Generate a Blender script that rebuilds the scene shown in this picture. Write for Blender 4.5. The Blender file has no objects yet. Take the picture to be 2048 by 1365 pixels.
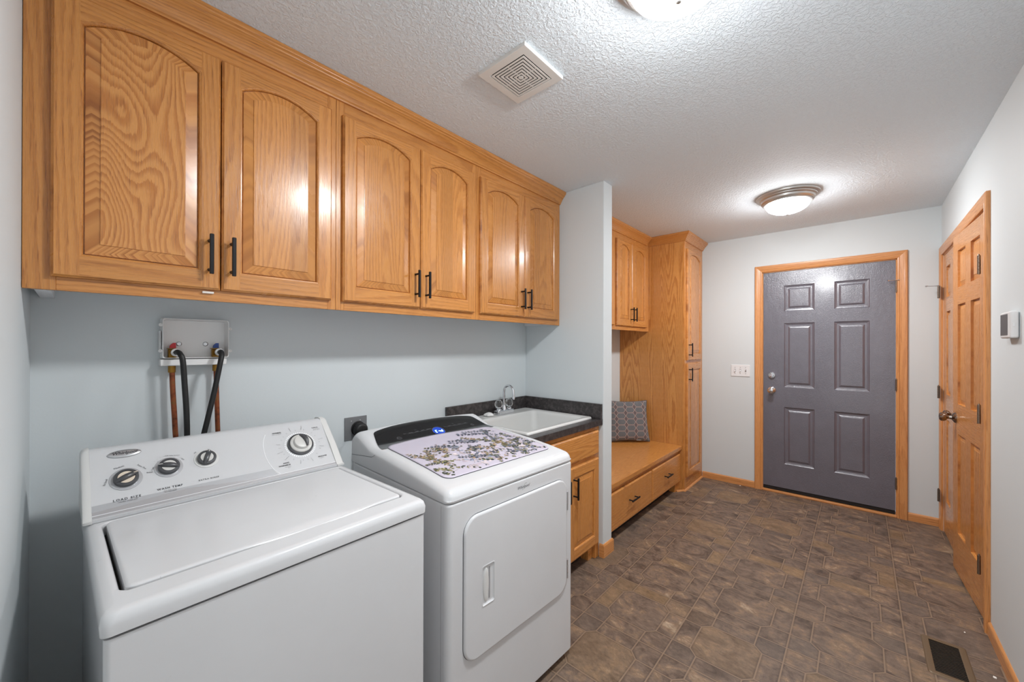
import bpy, bmesh, math, random
from mathutils import Vector, Matrix, Euler
S = bpy.context.scene
COL = S.collection
random.seed(7)
PI = math.pi

# ------------------------------------------------------------------ camera, world, exposure
F_PX, CX, CY, CAM_H = 778.95, 1025.8, 690.67, 1.3664
yaw, pit, rol = math.radians(41.691), math.radians(.118), math.radians(.135)
Fv = Vector((math.cos(yaw)*math.cos(pit), math.sin(yaw)*math.cos(pit), math.sin(pit)))
Rv = Vector((math.sin(yaw), -math.cos(yaw), 0)); Uv = Rv.cross(Fv)
R2 = Rv*math.cos(rol)+Uv*math.sin(rol); U2 = -Rv*math.sin(rol)+Uv*math.cos(rol)
cd = bpy.data.cameras.new('camera'); cam = bpy.data.objects.new('camera', cd); COL.objects.link(cam)
M = Matrix((R2, U2, -Fv)).transposed().to_4x4(); M.translation = Vector((0, 0, CAM_H)); cam.matrix_world = M
cd.sensor_fit = 'HORIZONTAL'; cd.sensor_width = 36; cd.lens = 36*F_PX/2048
cd.shift_x = -(CX-1024)/2048; cd.shift_y = (CY-682.5)/2048
cd.clip_start = .02; cd.clip_end = 50
S.camera = cam
W = bpy.data.worlds.new('world'); S.world = W; W.use_nodes = True
W.node_tree.nodes['Background'].inputs[0].default_value = (.94, .97, 1, 1)   # even fill light added through the opening behind the camera
W.node_tree.nodes['Background'].inputs[1].default_value = 0.40
S.view_settings.view_transform = 'Standard'; S.view_settings.look = 'None'; S.view_settings.gamma = 1
S.view_settings.use_curve_mapping = False
S.view_settings.exposure = 1.66
LAMP_POWER = 60.0        # emission of the two glass bowls
S.cycles.use_denoising = True
S.cycles.max_bounces = 10; S.cycles.diffuse_bounces = 6; S.cycles.glossy_bounces = 4
S.cycles.sample_clamp_indirect = 6
S.cycles.use_light_tree = True

# ------------------------------------------------------------------ key dimensions (metres)
H = 2.44; XL = -.0925; XF = 4.369; YB = 1.8923; YR = -.4639
PX0, PX1, PY = 2.2716, 2.3857, 1.238          # partition
CF = 1.584                                    # face frames of the wall cabinets

# ------------------------------------------------------------------ node helpers
def srgb(r, g=None, b=None):
    if g is None: g = b = r
    f = lambda c: (c/255/12.92) if c/255 <= .04045 else ((c/255+.055)/1.055)**2.4
    return (f(r), f(g), f(b), 1)
class NT:
    def __init__(s, name):
        s.m = bpy.data.materials.new(name); s.m.use_nodes = True; s.t = s.m.node_tree; s.n = s.t.nodes
        s.b = s.n['Principled BSDF']
    def lk(s, a, b): s.t.links.new(a, b)
    def put(s, sock, v):
        if v is None: return
        if hasattr(v, 'is_output'): s.lk(v, sock)
        else: sock.default_value = v
    def node(s, kind, **kw):
        n = s.n.new(kind)
        for k, v in kw.items(): setattr(n, k, v)
        return n
    def math(s, op, a, b=None, c=None, clamp=False):
        n = s.node('ShaderNodeMath', operation=op, use_clamp=clamp)
        s.put(n.inputs[0], a); s.put(n.inputs[1], b); s.put(n.inputs[2], c); return n.outputs[0]
    def add(s, a, b): return s.math('ADD', a, b)
    def sub(s, a, b): return s.math('SUBTRACT', a, b)
    def mul(s, a, b): return s.math('MULTIPLY', a, b)
    def mx(s, a, b): return s.math('MAXIMUM', a, b)
    def mn(s, a, b): return s.math('MINIMUM', a, b)
    def ab(s, a): return s.math('ABSOLUTE', a)
    def lt(s, a, b): return s.math('LESS_THAN', a, b)
    def gt(s, a, b): return s.math('GREATER_THAN', a, b)
    def comb(s, x, y, z):
        n = s.node('ShaderNodeCombineXYZ'); s.put(n.inputs[0], x); s.put(n.inputs[1], y); s.put(n.inputs[2], z); return n.outputs[0]
    def sep(s, v):
        n = s.node('ShaderNodeSeparateXYZ'); s.lk(v, n.inputs[0]); return n.outputs
    def attr(s, name):
        n = s.node('ShaderNodeAttribute', attribute_name=name); return n.outputs
    def noise(s, vec, scale=1, detail=2, rough=.5, dist=0, out=0):
        n = s.node('ShaderNodeTexNoise'); s.put(n.inputs['Vector'], vec); n.inputs['Scale'].default_value = scale
        n.inputs['Detail'].default_value = detail; n.inputs['Roughness'].default_value = rough
        n.inputs['Distortion'].default_value = dist; return n.outputs[out]
    def white(s, vec, out=0):
        n = s.node('ShaderNodeTexWhiteNoise', noise_dimensions='3D'); s.put(n.inputs['Vector'], vec); return n.outputs[out]
    def ramp(s, f, pts, interp='LINEAR'):
        n = s.node('ShaderNodeValToRGB'); n.color_ramp.interpolation = interp; s.lk(f, n.inputs[0])
        e = n.color_ramp.elements
        while len(e) > 1: e.remove(e[-1])
        e[0].position = pts[0][0]; e[0].color = pts[0][1]
        for p, c in pts[1:]: q = e.new(p); q.color = c
        return n.outputs[0]
    def mapr(s, f, a, b, c, d, smooth=False):
        n = s.node('ShaderNodeMapRange'); n.clamp = True
        if smooth: n.interpolation_type = 'SMOOTHSTEP'
        s.lk(f, n.inputs[0])
        for i, v in enumerate((a, b, c, d)): n.inputs[i+1].default_value = v
        return n.outputs[0]
    def mix(s, f, a, b, blend='MIX'):
        n = s.node('ShaderNodeMix', data_type='RGBA', blend_type=blend)
        s.put(n.inputs[0], f); s.put(n.inputs[6], a); s.put(n.inputs[7], b); return n.outputs[2]
    def bump(s, h, strength=.2, dist=.001):
        n = s.node('ShaderNodeBump'); n.inputs['Strength'].default_value = strength; n.inputs['Distance'].default_value = dist
        s.lk(h, n.inputs['Height']); s.lk(n.outputs[0], s.b.inputs['Normal']); return n.outputs[0]
    def set(s, **kw):
        names = dict(col='Base Color', rough='Roughness', metal='Metallic', spec='Specular IOR Level', coat='Coat Weight',
                     coatr='Coat Roughness', trans='Transmission Weight', ior='IOR', em='Emission Color', ems='Emission Strength', sheen='Sheen Weight', alpha='Alpha')
        for k, v in kw.items(): s.put(s.b.inputs[names[k]], v)
        return s.m
def objco(n):
    return n.node('ShaderNodeTexCoord').outputs['Object']
def plain(name, col, rough=.5, metal=0, **kw):
    n = NT(name); return n.set(col=col, rough=rough, metal=metal, **kw)

# ------------------------------------------------------------------ materials
def wood(name, strips=False, light=(208, 143, 76), mid=(180, 113, 52), dark=(142, 82, 34), rings=26, gloss=.27, lin=55, fig=.34, zs=.28, contrast=.55):
    """oak: contour lines of a stretched field give the cathedral figure, short dark dashes the open pores"""
    n = NT(name)
    g = n.attr('gc')[1]; x, y, z = n.sep(g)
    if strips:
        k = n.math('FLOOR', n.math('DIVIDE', x, .072)); w = n.white(n.comb(k, 3.1, 7.7), 1); wx, wy, wz = n.sep(w)
        z2 = n.add(z, n.mul(wx, 9.0)); x2 = n.add(x, n.mul(wy, 4.0)); tone = wz
    else:
        z2, x2 = z, x
        tone = n.noise(n.comb(n.mul(x, .9), n.mul(y, .9), n.mul(z, .2)), 1, 1)
    low = n.noise(n.comb(n.mul(x2, 4.2), n.mul(y, 4.2), n.mul(z2, zs*1.5)), 1, 1.5, .4, .15)
    wig = n.noise(n.comb(n.mul(x2, 34), n.mul(y, 34), n.mul(z2, 5.0)), 1, 2, .5)
    jag = n.noise(n.comb(n.mul(x2, 300), n.mul(y, 300), n.mul(z2, 26)), 1, 2, .6)
    ring = n.add(n.add(n.mul(low, rings), n.mul(x2, lin)), n.add(n.mul(wig, .9), n.mul(jag, .55)))
    f = n.math('FRACT', ring)
    band = n.ramp(f, [(0, (.05, .05, .05, 1)), (.35, (.12,)*3+(1,)), (.72, (.9,)*3+(1,)), (.9, (1, 1, 1, 1)), (1, (.05, .05, .05, 1))])
    fine = n.noise(n.comb(n.mul(x2, 620), n.mul(y, 620), n.mul(z2, 14)), 1, 2, .6)
    pore = n.mapr(fine, .50, .68, 0, 1)
    pm = n.mul(pore, n.add(n.mul(band, .55), .25))
    c = n.mix(n.mul(band, contrast), srgb(*light), srgb(*mid))
    c = n.mix(pm, c, srgb(*dark))
    tv = n.mapr(tone, .15, .85, .88, 1.07)
    c = n.mix(1.0, c, n.comb(tv, tv, tv), 'MULTIPLY')
    h = n.sub(n.mul(band, -.4), n.mul(pore, .8))
    n.bump(h, .18, .0006)
    return n.set(col=c, rough=n.mapr(fine, .3, .7, gloss-.03, gloss+.07), spec=.5, coat=.30, coatr=.16)
M_WOOD = wood('oak_varnished')
M_WOODP = wood('oak_glued_panel', strips=True, contrast=.6)
M_WOODF = wood('oak_figured_panel', rings=70, lin=0, zs=.80, contrast=.78, mid=(180, 110, 50), light=(214, 150, 84))
M_WOODV = wood('oak_veneer', rings=46, lin=30, zs=.22, light=(212, 150, 82), mid=(184, 118, 58), contrast=.9)
M_TRIM = wood('oak_trim', light=(214, 150, 90), mid=(196, 128, 70), dark=(150, 90, 44), rings=20, gloss=.35)
M_BENCH = wood('oak_bench_top', light=(200, 136, 70), mid=(182, 116, 54), dark=(150, 94, 40), rings=40, lin=20, gloss=.3)

def wallm(name, col, sc=170, st=.12):
    n = NT(name); o = objco(n)
    h = n.noise(o, sc, 2, .5); n.bump(h, st, .0012)
    return n.set(col=col, rough=.62, spec=.3)
M_WALL = wallm('wall_paint', srgb(209, 215, 217))
def ceilm():
    n = NT('ceiling_knockdown'); o = objco(n)
    a = n.noise(o, 80, 3, .6, .6); h = n.mapr(a, .42, .60, 0, 1, True)
    b = n.noise(o, 150, 2, .5)
    n.bump(n.add(n.mul(h, 1), n.mul(b, .5)), .75, .0022)
    return n.set(col=srgb(232, 241, 247), rough=.8, spec=.2)
M_CEIL = ceilm()

def floorm():
    n = NT('vinyl_tile_floor'); P = .4050; x0, y0 = 1.7415, .2470
    o = n.sep(objco(n)); X = n.math('DIVIDE', n.sub(o[0], x0), P); Y = n.math('DIVIDE', n.sub(o[1], y0), P)
    cx, cy = n.math('FLOOR', X), n.math('FLOOR', Y)
    u = n.mul(n.sub(n.sub(X, cx), .5), P); v = n.mul(n.sub(n.sub(Y, cy), .5), P)
    au, av = n.ab(u), n.ab(v)
    d1 = n.sub(P/2, n.mx(au, av))
    oc = n.mx(n.sub(n.mx(au, av), .1245), n.mul(n.sub(n.add(au, av), .2135), .7071))
    d2 = n.ab(oc)
    out = n.gt(oc, 0)
    s1 = n.add(n.ab(n.sub(au, .089)), n.mul(n.lt(av, .1245), 1)); s2 = n.add(n.ab(n.sub(av, .089)), n.mul(n.lt(au, .1245), 1))
    d = n.mn(n.mn(d1, d2), n.mn(s1, s2))
    grout = n.mapr(d, .0019, .0036, 1, 0, True)
    shade = n.mapr(d, .003, .011, 1, 0)
    qx = n.mul(n.mul(n.math('SIGN', u), n.gt(au, .089)), out); qy = n.mul(n.mul(n.math('SIGN', v), n.gt(av, .089)), out)
    idv = n.comb(n.add(n.mul(cx, 3), qx), n.add(n.mul(cy, 3), qy), out)
    w = n.sep(n.white(idv, 1))
    # slate clouding streaked along the tile, shifted tile by tile
    vx = n.add(o[0], n.mul(w[0], 11)); vy = n.add(o[1], n.mul(w[1], 11))
    # streaks run diagonally (x - y direction as in the print)
    s_ = n.add(n.mul(vx, .20), n.mul(vy, .98)); t_ = n.sub(n.mul(vx, .98), n.mul(vy, .20))
    cl = n.noise(n.comb(n.mul(t_, 10), n.mul(s_, 7.0), w[2]), 1, 6, .70, .8)
    st = n.noise(n.comb(n.mul(t_, 62), n.mul(s_, 30), w[2]), 1, 5, .75, .6)
    fi = n.noise(n.comb(n.mul(vx, 330), n.mul(vy, 330), 0.), 1, 2, .6)
    base = n.ramp(cl, [(.28, srgb(70, 56, 46)), (.42, srgb(98, 81, 69)), (.52, srgb(116, 98, 85)), (.60, srgb(132, 108, 86)), (.70, srgb(162, 142, 120))])
    ochre = n.mapr(w[2], .80, .93, 0, 1)
    base = n.mix(n.mul(ochre, .5), base, srgb(142, 114, 80))
    grey = n.mapr(w[0], .70, .95, 0, .55)
    base = n.mix(grey, base, srgb(98, 86, 78))
    k = n.mapr(st, .32, .68, .70, 1.30); base = n.mix(1.0, base, n.comb(k, k, k), 'MULTIPLY')
    k2 = n.mapr(fi, .3, .7, .86, 1.14); base = n.mix(1.0, base, n.comb(k2, k2, k2), 'MULTIPLY')
    base = n.mix(n.mul(shade, .40), base, srgb(50, 36, 28))
    c = n.mix(n.mul(grout, .9), base, srgb(138, 116, 96))
    n.bump(n.add(n.mul(grout, -1.0), n.mul(st, .35)), .30, .0012)
    return n.set(col=c, rough=n.mapr(st, .3, .7, .42, .58), spec=.4)
M_FLOOR = floorm()

def enamel(name, col, rough=.16, scuff=True):
    n = NT(name)
    c = col
    if scuff:
        a = n.noise(objco(n), 3.0, 4, .6); k = n.mapr(a, .3, .7, .965, 1.01)
        c = n.mix(1.0, col, n.comb(k, k, k), 'MULTIPLY')
        v = n.noise(objco(n), 38, 3, .7); sp = n.mapr(v, .735, .80, 0, .5)
        c = n.mix(sp, c, srgb(120, 118, 116))
    return n.set(col=c, rough=rough, spec=.5)
M_ENAM = enamel('appliance_enamel', srgb(211, 212, 214), .20)
M_ENAMW = enamel('appliance_white_plastic', srgb(211, 211, 209), .30, False)
M_CONS = enamel('console_print', srgb(203, 204, 206), .24, False)
M_BAND1 = plain('silver_print', srgb(186, 187, 190), .25, .3)
M_BAND2 = plain('grey_print', srgb(170, 168, 170), .3, .2)
M_WHITEL = plain('white_print', srgb(240, 241, 243), .3)
M_INK = plain('dark_ink', srgb(62, 62, 66), .5)
M_INKL = plain('grey_ink', srgb(130, 130, 134), .5)
M_KNOBD = plain('charcoal_plastic', srgb(70, 71, 74), .32)
M_KNOBL = plain('light_knob_plastic', srgb(206, 205, 201), .3)
M_KNOBC = plain('cream_knob_plastic', srgb(222, 208, 190), .35)
M_SILV = plain('brushed_silver', srgb(200, 200, 202), .3, .85)
M_DARK = plain('dark_gap', srgb(24, 22, 21), .8)
M_BLACK = plain('black_metal', srgb(26, 25, 27), .38, .5)
M_RUB = plain('black_rubber', srgb(17, 16, 16), .5)
M_GLASSB = plain('black_glass_panel', srgb(12, 11, 12), .12, 0, coat=.5)
M_CHROME = plain('chrome', srgb(225, 226, 230), .08, 1)
M_NICK = plain('brushed_nickel', srgb(205, 204, 201), .38, .85)
M_PEWT = plain('pewter', srgb(150, 138, 128), .22, 1)
M_HINGE = plain('antique_nickel', srgb(132, 120, 108), .35, .9)
M_BRASS = plain('brass', srgb(150, 112, 50), .35, .9)
def copperm():
    n = NT('aged_copper'); a = n.noise(objco(n), 45, 4, .6)
    c = n.ramp(a, [(.3, srgb(96, 52, 34)), (.55, srgb(146, 80, 50)), (.75, srgb(128, 92, 52))])
    return n.set(col=c, rough=.42, metal=.65)
M_COPPER = copperm()
M_RED = plain('red_lever', srgb(196, 30, 40), .4)
M_BLUE = plain('blue_lever', srgb(28, 66, 140), .4)
M_PVC = plain('white_pvc', srgb(230, 229, 228), .45)
M_PLATE = plain('white_plate', srgb(228, 229, 230), .35)
M_GALV = plain('grey_plate', srgb(128, 129, 131), .45, .35)
M_WHITE = plain('white_melamine', srgb(226, 226, 228), .5)
M_SINK = plain('white_sink_acrylic', srgb(216, 216, 214), .22)
M_SCREEN = plain('thermostat_screen', srgb(84, 86, 88), .3)
M_THERM = plain('thermostat_case', srgb(222, 222, 222), .4)
M_LAMG = None
def laminate():
    n = NT('dark_laminate'); o = objco(n)
    a = n.noise(o, 42, 4, .7, .3); b = n.noise(o, 420, 2, .6)
    c = n.ramp(a, [(.30, srgb(38, 35, 36)), (.50, srgb(58, 54, 54)), (.66, srgb(84, 79, 78))])
    k = n.mapr(b, .3, .7, .78, 1.25); c = n.mix(1.0, c, n.comb(k, k, k), 'MULTIPLY')
    return n.set(col=c, rough=.34, spec=.5)
M_LAM = laminate()
def greydoor():
    n = NT('grey_door_paint'); o = objco(n)
    p = n.node('ShaderNodeMapping'); n.lk(o, p.inputs[0]); p.inputs['Scale'].default_value = (22, 22, 9)
    a = n.noise(p.outputs[0], 1, 4, .6); b = n.noise(o, 160, 3, .6)
    n.bump(n.add(a, n.mul(b, .7)), .65, .0035)
    k = n.mapr(n.noise(o, 5, 4, .6), .3, .7, .93, 1.07)
    c = n.mix(1.0, srgb(97, 95, 106), n.comb(k, k, k), 'MULTIPLY')
    return n.set(col=c, rough=.24, spec=1.0, coat=.7, coatr=.14)
M_GDOOR = greydoor()
def lampglass():
    n = NT('alabaster_glass_lit'); a = n.noise(objco(n), 14, 3, .6, .5)
    e = n.ramp(a, [(.3, (.955, .975, 1, 1)), (.7, (.98, .995, 1, 1))])
    nz = n.sep(n.node('ShaderNodeNewGeometry').outputs['Normal'])[2]      # glow cut towards the sides to weaken the ceiling halo
    k = n.mapr(n.math('ABSOLUTE', nz), .15, 1.0, .20, 1.0)
    return n.set(col=srgb(245), rough=.3, em=e, ems=n.mul(k, LAMP_POWER))
M_LAMP = lampglass()
def acryl():
    n = NT('clear_acrylic'); return n.set(col=srgb(245), rough=.05, trans=1.0, ior=1.49)
M_ACR = acryl()
M_LED = plain('blue_white_led', srgb(120, 190, 255), .5, 0, em=(.35, .75, 1, 1), ems=3.0)
M_LEDH = plain('dark_blue_display', srgb(8, 20, 70), .2, 0, em=(.01, .04, .30, 1), ems=.6)
def pillowm():
    n = NT('grey_geometric_fabric'); x, y, z = n.sep(n.attr('gc')[1])
    PX_, PZ = .092, .058
    u = n.mul(n.sub(n.math('FRACT', n.math('DIVIDE', x, PX_)), .5), PX_); v = n.mul(n.sub(n.math('FRACT', n.math('DIVIDE', z, PZ)), .5), PZ)
    au, av = n.ab(u), n.ab(v)
    m = n.mx(n.math('DIVIDE', av, .0262), n.math('DIVIDE', n.add(au, n.mul(av, .62)), .0445))
    line = n.mapr(n.ab(n.sub(m, 1)), .02, .065, 1, 0)
    inner = n.lt(m, 1)
    a = n.noise(n.comb(n.mul(x, 90), n.mul(z, 700), 0.), 1, 2, .5)
    c = n.mix(inner, srgb(96, 84, 84), srgb(98, 99, 102))
    k = n.mapr(a, .3, .7, .85, 1.15); c = n.mix(1.0, c, n.comb(k, k, k), 'MULTIPLY')
    c = n.mix(n.mul(line, .85), c, srgb(190, 164, 152))
    n.bump(a, .3, .001)
    return n.set(col=c, rough=.85, sheen=.3)
M_PIL = pillowm()
M_PILB = plain('dark_piping', srgb(72, 74, 80), .8)
M_TAG = plain('white_tag', srgb(232, 226, 218), .7)
M_MATC = plain('lilac_mat', srgb(196, 190, 204), .62)
def leafm():
    n = NT('printed_leaves'); c = n.attr('lc')[0]; return n.set(col=c, rough=.62)
M_LEAF = leafm()
M_REG = plain('bronze_register', srgb(112, 92, 70), .45, .3)
M_GRIL = plain('vent_plastic', srgb(226, 225, 221), .45)

# ------------------------------------------------------------------ mesh helpers
WM = {}
def gcl(bm): return bm.loops.layers.float_vector.get('gc') or bm.loops.layers.float_vector.new('gc')
def ro(): return Vector((random.uniform(-20, 20), random.uniform(-20, 20), random.uniform(-20, 20)))
PERM = {'z': lambda c: Vector((c.x, c.y, c.z)), 'x': lambda c: Vector((c.z, c.y, c.x)), 'y': lambda c: Vector((c.x, c.z, c.y)),
        'Z': lambda c: Vector((c.y, c.x, c.z))}
def setgc(bm, faces, grain, off=None):
    L = gcl(bm); off = off if off is not None else ro(); P = PERM[grain]
    for f in faces:
        for l in f.loops: l[L] = P(l.vert.co)+off
def obj(name, bm, mats, parent=None, smooth=False, local=False, auto=None):
    me = bpy.data.meshes.new(name)
    bmesh.ops.recalc_face_normals(bm, faces=bm.faces)
    if smooth or auto:
        for f in bm.faces: f.smooth = True
        if auto:
            for e in bm.edges:
                if len(e.link_faces) == 2 and e.calc_face_angle(0) > math.radians(auto): e.smooth = False
    bm.to_mesh(me); bm.free()
    for m in (mats if isinstance(mats, (list, tuple)) else [mats]): me.materials.append(m)
    o = bpy.data.objects.new(name, me); COL.objects.link(o)
    if auto:
        wn = o.modifiers.new('weighted_normal', 'WEIGHTED_NORMAL'); wn.keep_sharp = True; wn.mode = 'FACE_AREA'; wn.weight = 80
    if parent is not None:
        o.parent = parent; WM[o] = WM[parent]
        if not local: me.transform(WM[parent].inverted())
    else: WM[o] = Matrix.Identity(4)
    return o
def thing(name, label, cat, loc=(0, 0, 0), rz=0, group=None, kind=None, rot=None):
    o = bpy.data.objects.new(name, None); COL.objects.link(o); o.empty_display_size = .05
    o.location = loc; o.rotation_euler = rot or (0, 0, rz)
    WM[o] = Matrix.Translation(loc) @ Euler(rot or (0, 0, rz)).to_matrix().to_4x4()
    tag(o, label, cat, group, kind); return o
def tag(o, label, cat, group=None, kind=None):
    if label: o['label'] = label
    if cat: o['category'] = cat
    if group: o['group'] = group
    if kind: o['kind'] = kind
    return o
def newbm():
    bm = bmesh.new(); gcl(bm); return bm
def box(bm, x0, x1, y0, y1, z0, z1, bev=0, seg=2, mi=0, grain='z', off=None):
    r = bmesh.ops.create_cube(bm, size=1)
    vs = r['verts']
    for v in vs:
        v.co = Vector(((x0+x1)/2+v.co.x*(x1-x0), (y0+y1)/2+v.co.y*(y1-y0), (z0+z1)/2+v.co.z*(z1-z0)))
    fs = set(f for v in vs for f in v.link_faces)
    if bev > 0:
        es = list(set(e for v in vs for e in v.link_edges))
        rr = bmesh.ops.bevel(bm, geom=es, offset=bev, segments=seg, affect='EDGES', profile=.5)
        fs = set(rr['faces']) | set(f for f in fs if f.is_valid)
        for v in rr['verts']: fs |= set(v.link_faces)
    fs = [f for f in fs if f.is_valid]
    for f in fs: f.material_index = mi
    setgc(bm, fs, grain, off); return fs
def loopface(bm, pts): return bm.verts.new(pts)
def bridge(bm, A, B, closed=True, mi=0):
    n = len(A); fs = []
    for i in range(n if closed else n-1):
        j = (i+1) % n
        try: f = bm.faces.new((A[i], A[j], B[j], B[i])); f.material_index = mi; fs.append(f)
        except ValueError: pass
    return fs
def vloop(bm, pts): return [bm.verts.new(p) for p in pts]
def lathe(bm, prof, center, axis='z', seg=40, mi=0, cap=True):
    """prof: list of (r, h); axis direction of h: 'z','-y','-x' or a Matrix3"""
    if axis == 'z': R = Matrix.Identity(3)
    elif isinstance(axis, Matrix): R = axis
    else:
        d = {'-y': Vector((0, -1, 0)), '-x': Vector((-1, 0, 0)), 'y': Vector((0, 1, 0)), 'x': Vector((1, 0, 0))}[axis]
        R = d.to_track_quat('Z', 'Y').to_matrix()
    c = Vector(center); rings = []; fs = []
    for r, h in prof:
        if r < 1e-6: rings.append([bm.verts.new(c+R @ Vector((0, 0, h)))]); continue
        rings.append([bm.verts.new(c+R @ Vector((r*math.cos(2*PI*k/seg), r*math.sin(2*PI*k/seg), h))) for k in range(seg)])
    for a, b in zip(rings, rings[1:]):
        if len(a) == 1 and len(b) == 1: continue
        if len(a) == 1:
            for k in range(seg): f = bm.faces.new((a[0], b[k], b[(k+1) % seg])); f.material_index = mi; fs.append(f)
        elif len(b) == 1:
            for k in range(seg): f = bm.faces.new((a[k], a[(k+1) % seg], b[0])); f.material_index = mi; fs.append(f)
        else: fs += bridge(bm, a, b, True, mi)
    if cap:
        for rg in (rings[0], rings[-1]):
            if len(rg) > 1: f = bm.faces.new(rg); f.material_index = mi; fs.append(f)
    return fs
def smoothpath(pts, n=10):
    P = [Vector(p) for p in pts]; P = [P[0]*2-P[1]]+P+[P[-1]*2-P[-2]]; out = []
    for i in range(1, len(P)-2):
        a, b, c, d = P[i-1:i+3]
        for k in range(n):
            t = k/n
            out.append(.5*((2*b)+(c-a)*t+(2*a-5*b+4*c-d)*t*t+(3*b-a-3*c+d)*t**3))
    out.append(P[-2]); return out
def tube(bm, pts, r, seg=14, mi=0, cap=True):
    pts = [Vector(p) for p in pts]; rings = []; up = None
    rr = r if isinstance(r, (list, tuple)) else [r]*len(pts)
    for i, p in enumerate(pts):
        t = (pts[min(i+1, len(pts)-1)]-pts[max(i-1, 0)]).normalized()
        if up is None:
            up = t.cross(Vector((0, 0, 1)))
            if up.length < .1: up = t.cross(Vector((1, 0, 0)))
        up = (up-t*up.dot(t)).normalized(); b = t.cross(up)
        rings.append([bm.verts.new(p+rr[i]*(up*math.cos(2*PI*k/seg)+b*math.sin(2*PI*k/seg))) for k in range(seg)])
    for a, b in zip(rings, rings[1:]): bridge(bm, a, b, True, mi)
    if cap:
        for rg in (rings[0], rings[-1]): bm.faces.new(rg).material_index = mi
def sweep(bm, path, prof, o, u, v, n, mi=0, grain=None, flip=1, caps=True):
    """prof (a, b): a = offset to the left of the 2D path (times flip) in plane (u,v) at o, b = height along n; mitred corners."""
    o, u, v, n = Vector(o), Vector(u), Vector(v), Vector(n); P = [Vector(p) for p in path]; N = len(P)
    rows = []
    for i in range(N):
        d0 = (P[i]-P[i-1]).normalized() if i > 0 else None
        d1 = (P[i+1]-P[i]).normalized() if i < N-1 else None
        if d0 is None: d0 = d1
        if d1 is None: d1 = d0
        n0 = Vector((-d0.y, d0.x)); n1 = Vector((-d1.y, d1.x)); m = (n0+n1); m = m/max(m.dot(n0), .05)
        rows.append([o+u*(P[i].x+flip*a*m.x)+v*(P[i].y+flip*a*m.y)+n*b for a, b in prof])
    L = gcl(bm); s = 0
    for i in range(N-1):
        ln = (P[i+1]-P[i]).length; A = vloop(bm, rows[i]); B = vloop(bm, rows[i+1]); off = ro()
        acc = [0]
        for k in range(1, len(prof)): acc.append(acc[-1]+math.dist(prof[k], prof[k-1]))
        for k in range(len(prof)-1):
            f = bm.faces.new((A[k], A[k+1], B[k+1], B[k])); f.material_index = mi
            for l in f.loops:
                kk = k if l.vert in (A[k], B[k]) else k+1
                l[L] = Vector((acc[kk], 0, s if l.vert in A else s+ln))+off
        if caps and i == 0: f = bm.faces.new(A); f.material_index = mi
        if caps and i == N-2: f = bm.faces.new(B); f.material_index = mi
        s += ln
def textmesh(txt, size, align='CENTER', shear=0, weight=0, spacing=1):
    c = bpy.data.curves.new('t', 'FONT'); c.body = txt; c.size = size; c.align_x = align; c.align_y = 'CENTER'; c.shear = shear
    c.offset = weight; c.space_character = spacing; c.resolution_u = 3
    o = bpy.data.objects.new('t', c); me = bpy.data.meshes.new_from_object(o)
    bpy.data.objects.remove(o); bpy.data.curves.remove(c); return me
def addtext(bm, txt, size, Mx, mi=0, **kw):
    me = textmesh(txt, size, **kw); me.transform(Mx)
    k = len(bm.faces); bm.from_mesh(me); bm.faces.ensure_lookup_table()
    for f in bm.faces[k:]: f.material_index = mi
    bpy.data.meshes.remove(me)
def frame(o, u, v):
    u = Vector(u).normalized(); v = Vector(v).normalized(); w = u.cross(v)
    m = Matrix((u, v, w)).transposed().to_4x4(); m.translation = Vector(o); return m

# ------------------------------------------------------------------ doors with panels (local: x across, z up, front faces -y at y=0)
def opening(w0, w1, z0, z1, rise, d, n=14):
    """loop of an opening inset by d: bottom-left, bottom-right, right spring, arch..., left spring"""
    x0, x1, zb = w0+d, w1-d, z0+d
    pts = [(x0, zb), (x1, zb)]
    if rise <= 0: pts += [(x1, z1-d), (x0, z1-d)]; return pts, 4
    hw = (w1-w0)/2; R = (hw*hw+rise*rise)/(2*rise); cxx = (w0+w1)/2; zc = z1+rise-R
    r = R-d; hw2 = hw-d; a = math.asin(hw2/r)
    for k in range(n+1):
        t = a-2*a*k/n; pts.append((cxx+r*math.sin(t), zc+r*math.cos(t)))
    return pts, n+3
PROF_RAISED = [(0, 0), (.0012, .0015), (.0035, .0018), (.0058, .0045), (.0068, .0080), (.0072, .0135), (.0092, .0135), (.0096, .0088), (.038, .0035), (.0385, .0012), (.040, .0010)]
PROF_MOULD = [(0, 0), (.002, .0030), (.006, .0060), (.012, .0078), (.018, .0095), (.030, .0095), (.036, .0060), (.044, .0030), (.046, .0030)]
PROF_OAK6 = [(0, 0), (.001, .011), (.004, .012), (.030, .0065), (.031, .0050)]
def panel_opening(bm, w0, w1, z0, z1, rise, prof, mi_p, T, goff, mi_f=0):
    n = 14; L = gcl(bm); prev = None
    for i, (d, dep) in enumerate(prof):
        pts, cnt = opening(w0, w1, z0, z1, rise, d, n)
        cur = [bm.verts.new(T(x, dep, z)) for x, z in pts]
        if prev:
            m = len(cur)
            for k in range(m):
                j = (k+1) % m; f = bm.faces.new((prev[k], prev[j], cur[j], cur[k]))
                inp = prof[i][0] > .0094; f.material_index = mi_p if inp else mi_f
                hor = (not inp) and (k == 0 or (1 < k < m-1))
                for l in f.loops:
                    idx = k if l.vert in (prev[k], cur[k]) else j
                    pp = pts[idx]
                    l[L] = (Vector((pp[1], dep, pp[0])) if hor else Vector((pp[0], dep, pp[1])))+(goff['p'] if inp else goff['h'])
        prev = cur
    f = bm.faces.new(prev); f.material_index = mi_p
    for l, (x, z) in zip(f.loops, pts): pass
    idx = {v: p for v, p in zip(prev, pts)}
    for l in f.loops: x, z = idx[l.vert]; l[L] = Vector((x, prof[-1][1], z))+goff['p']
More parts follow.
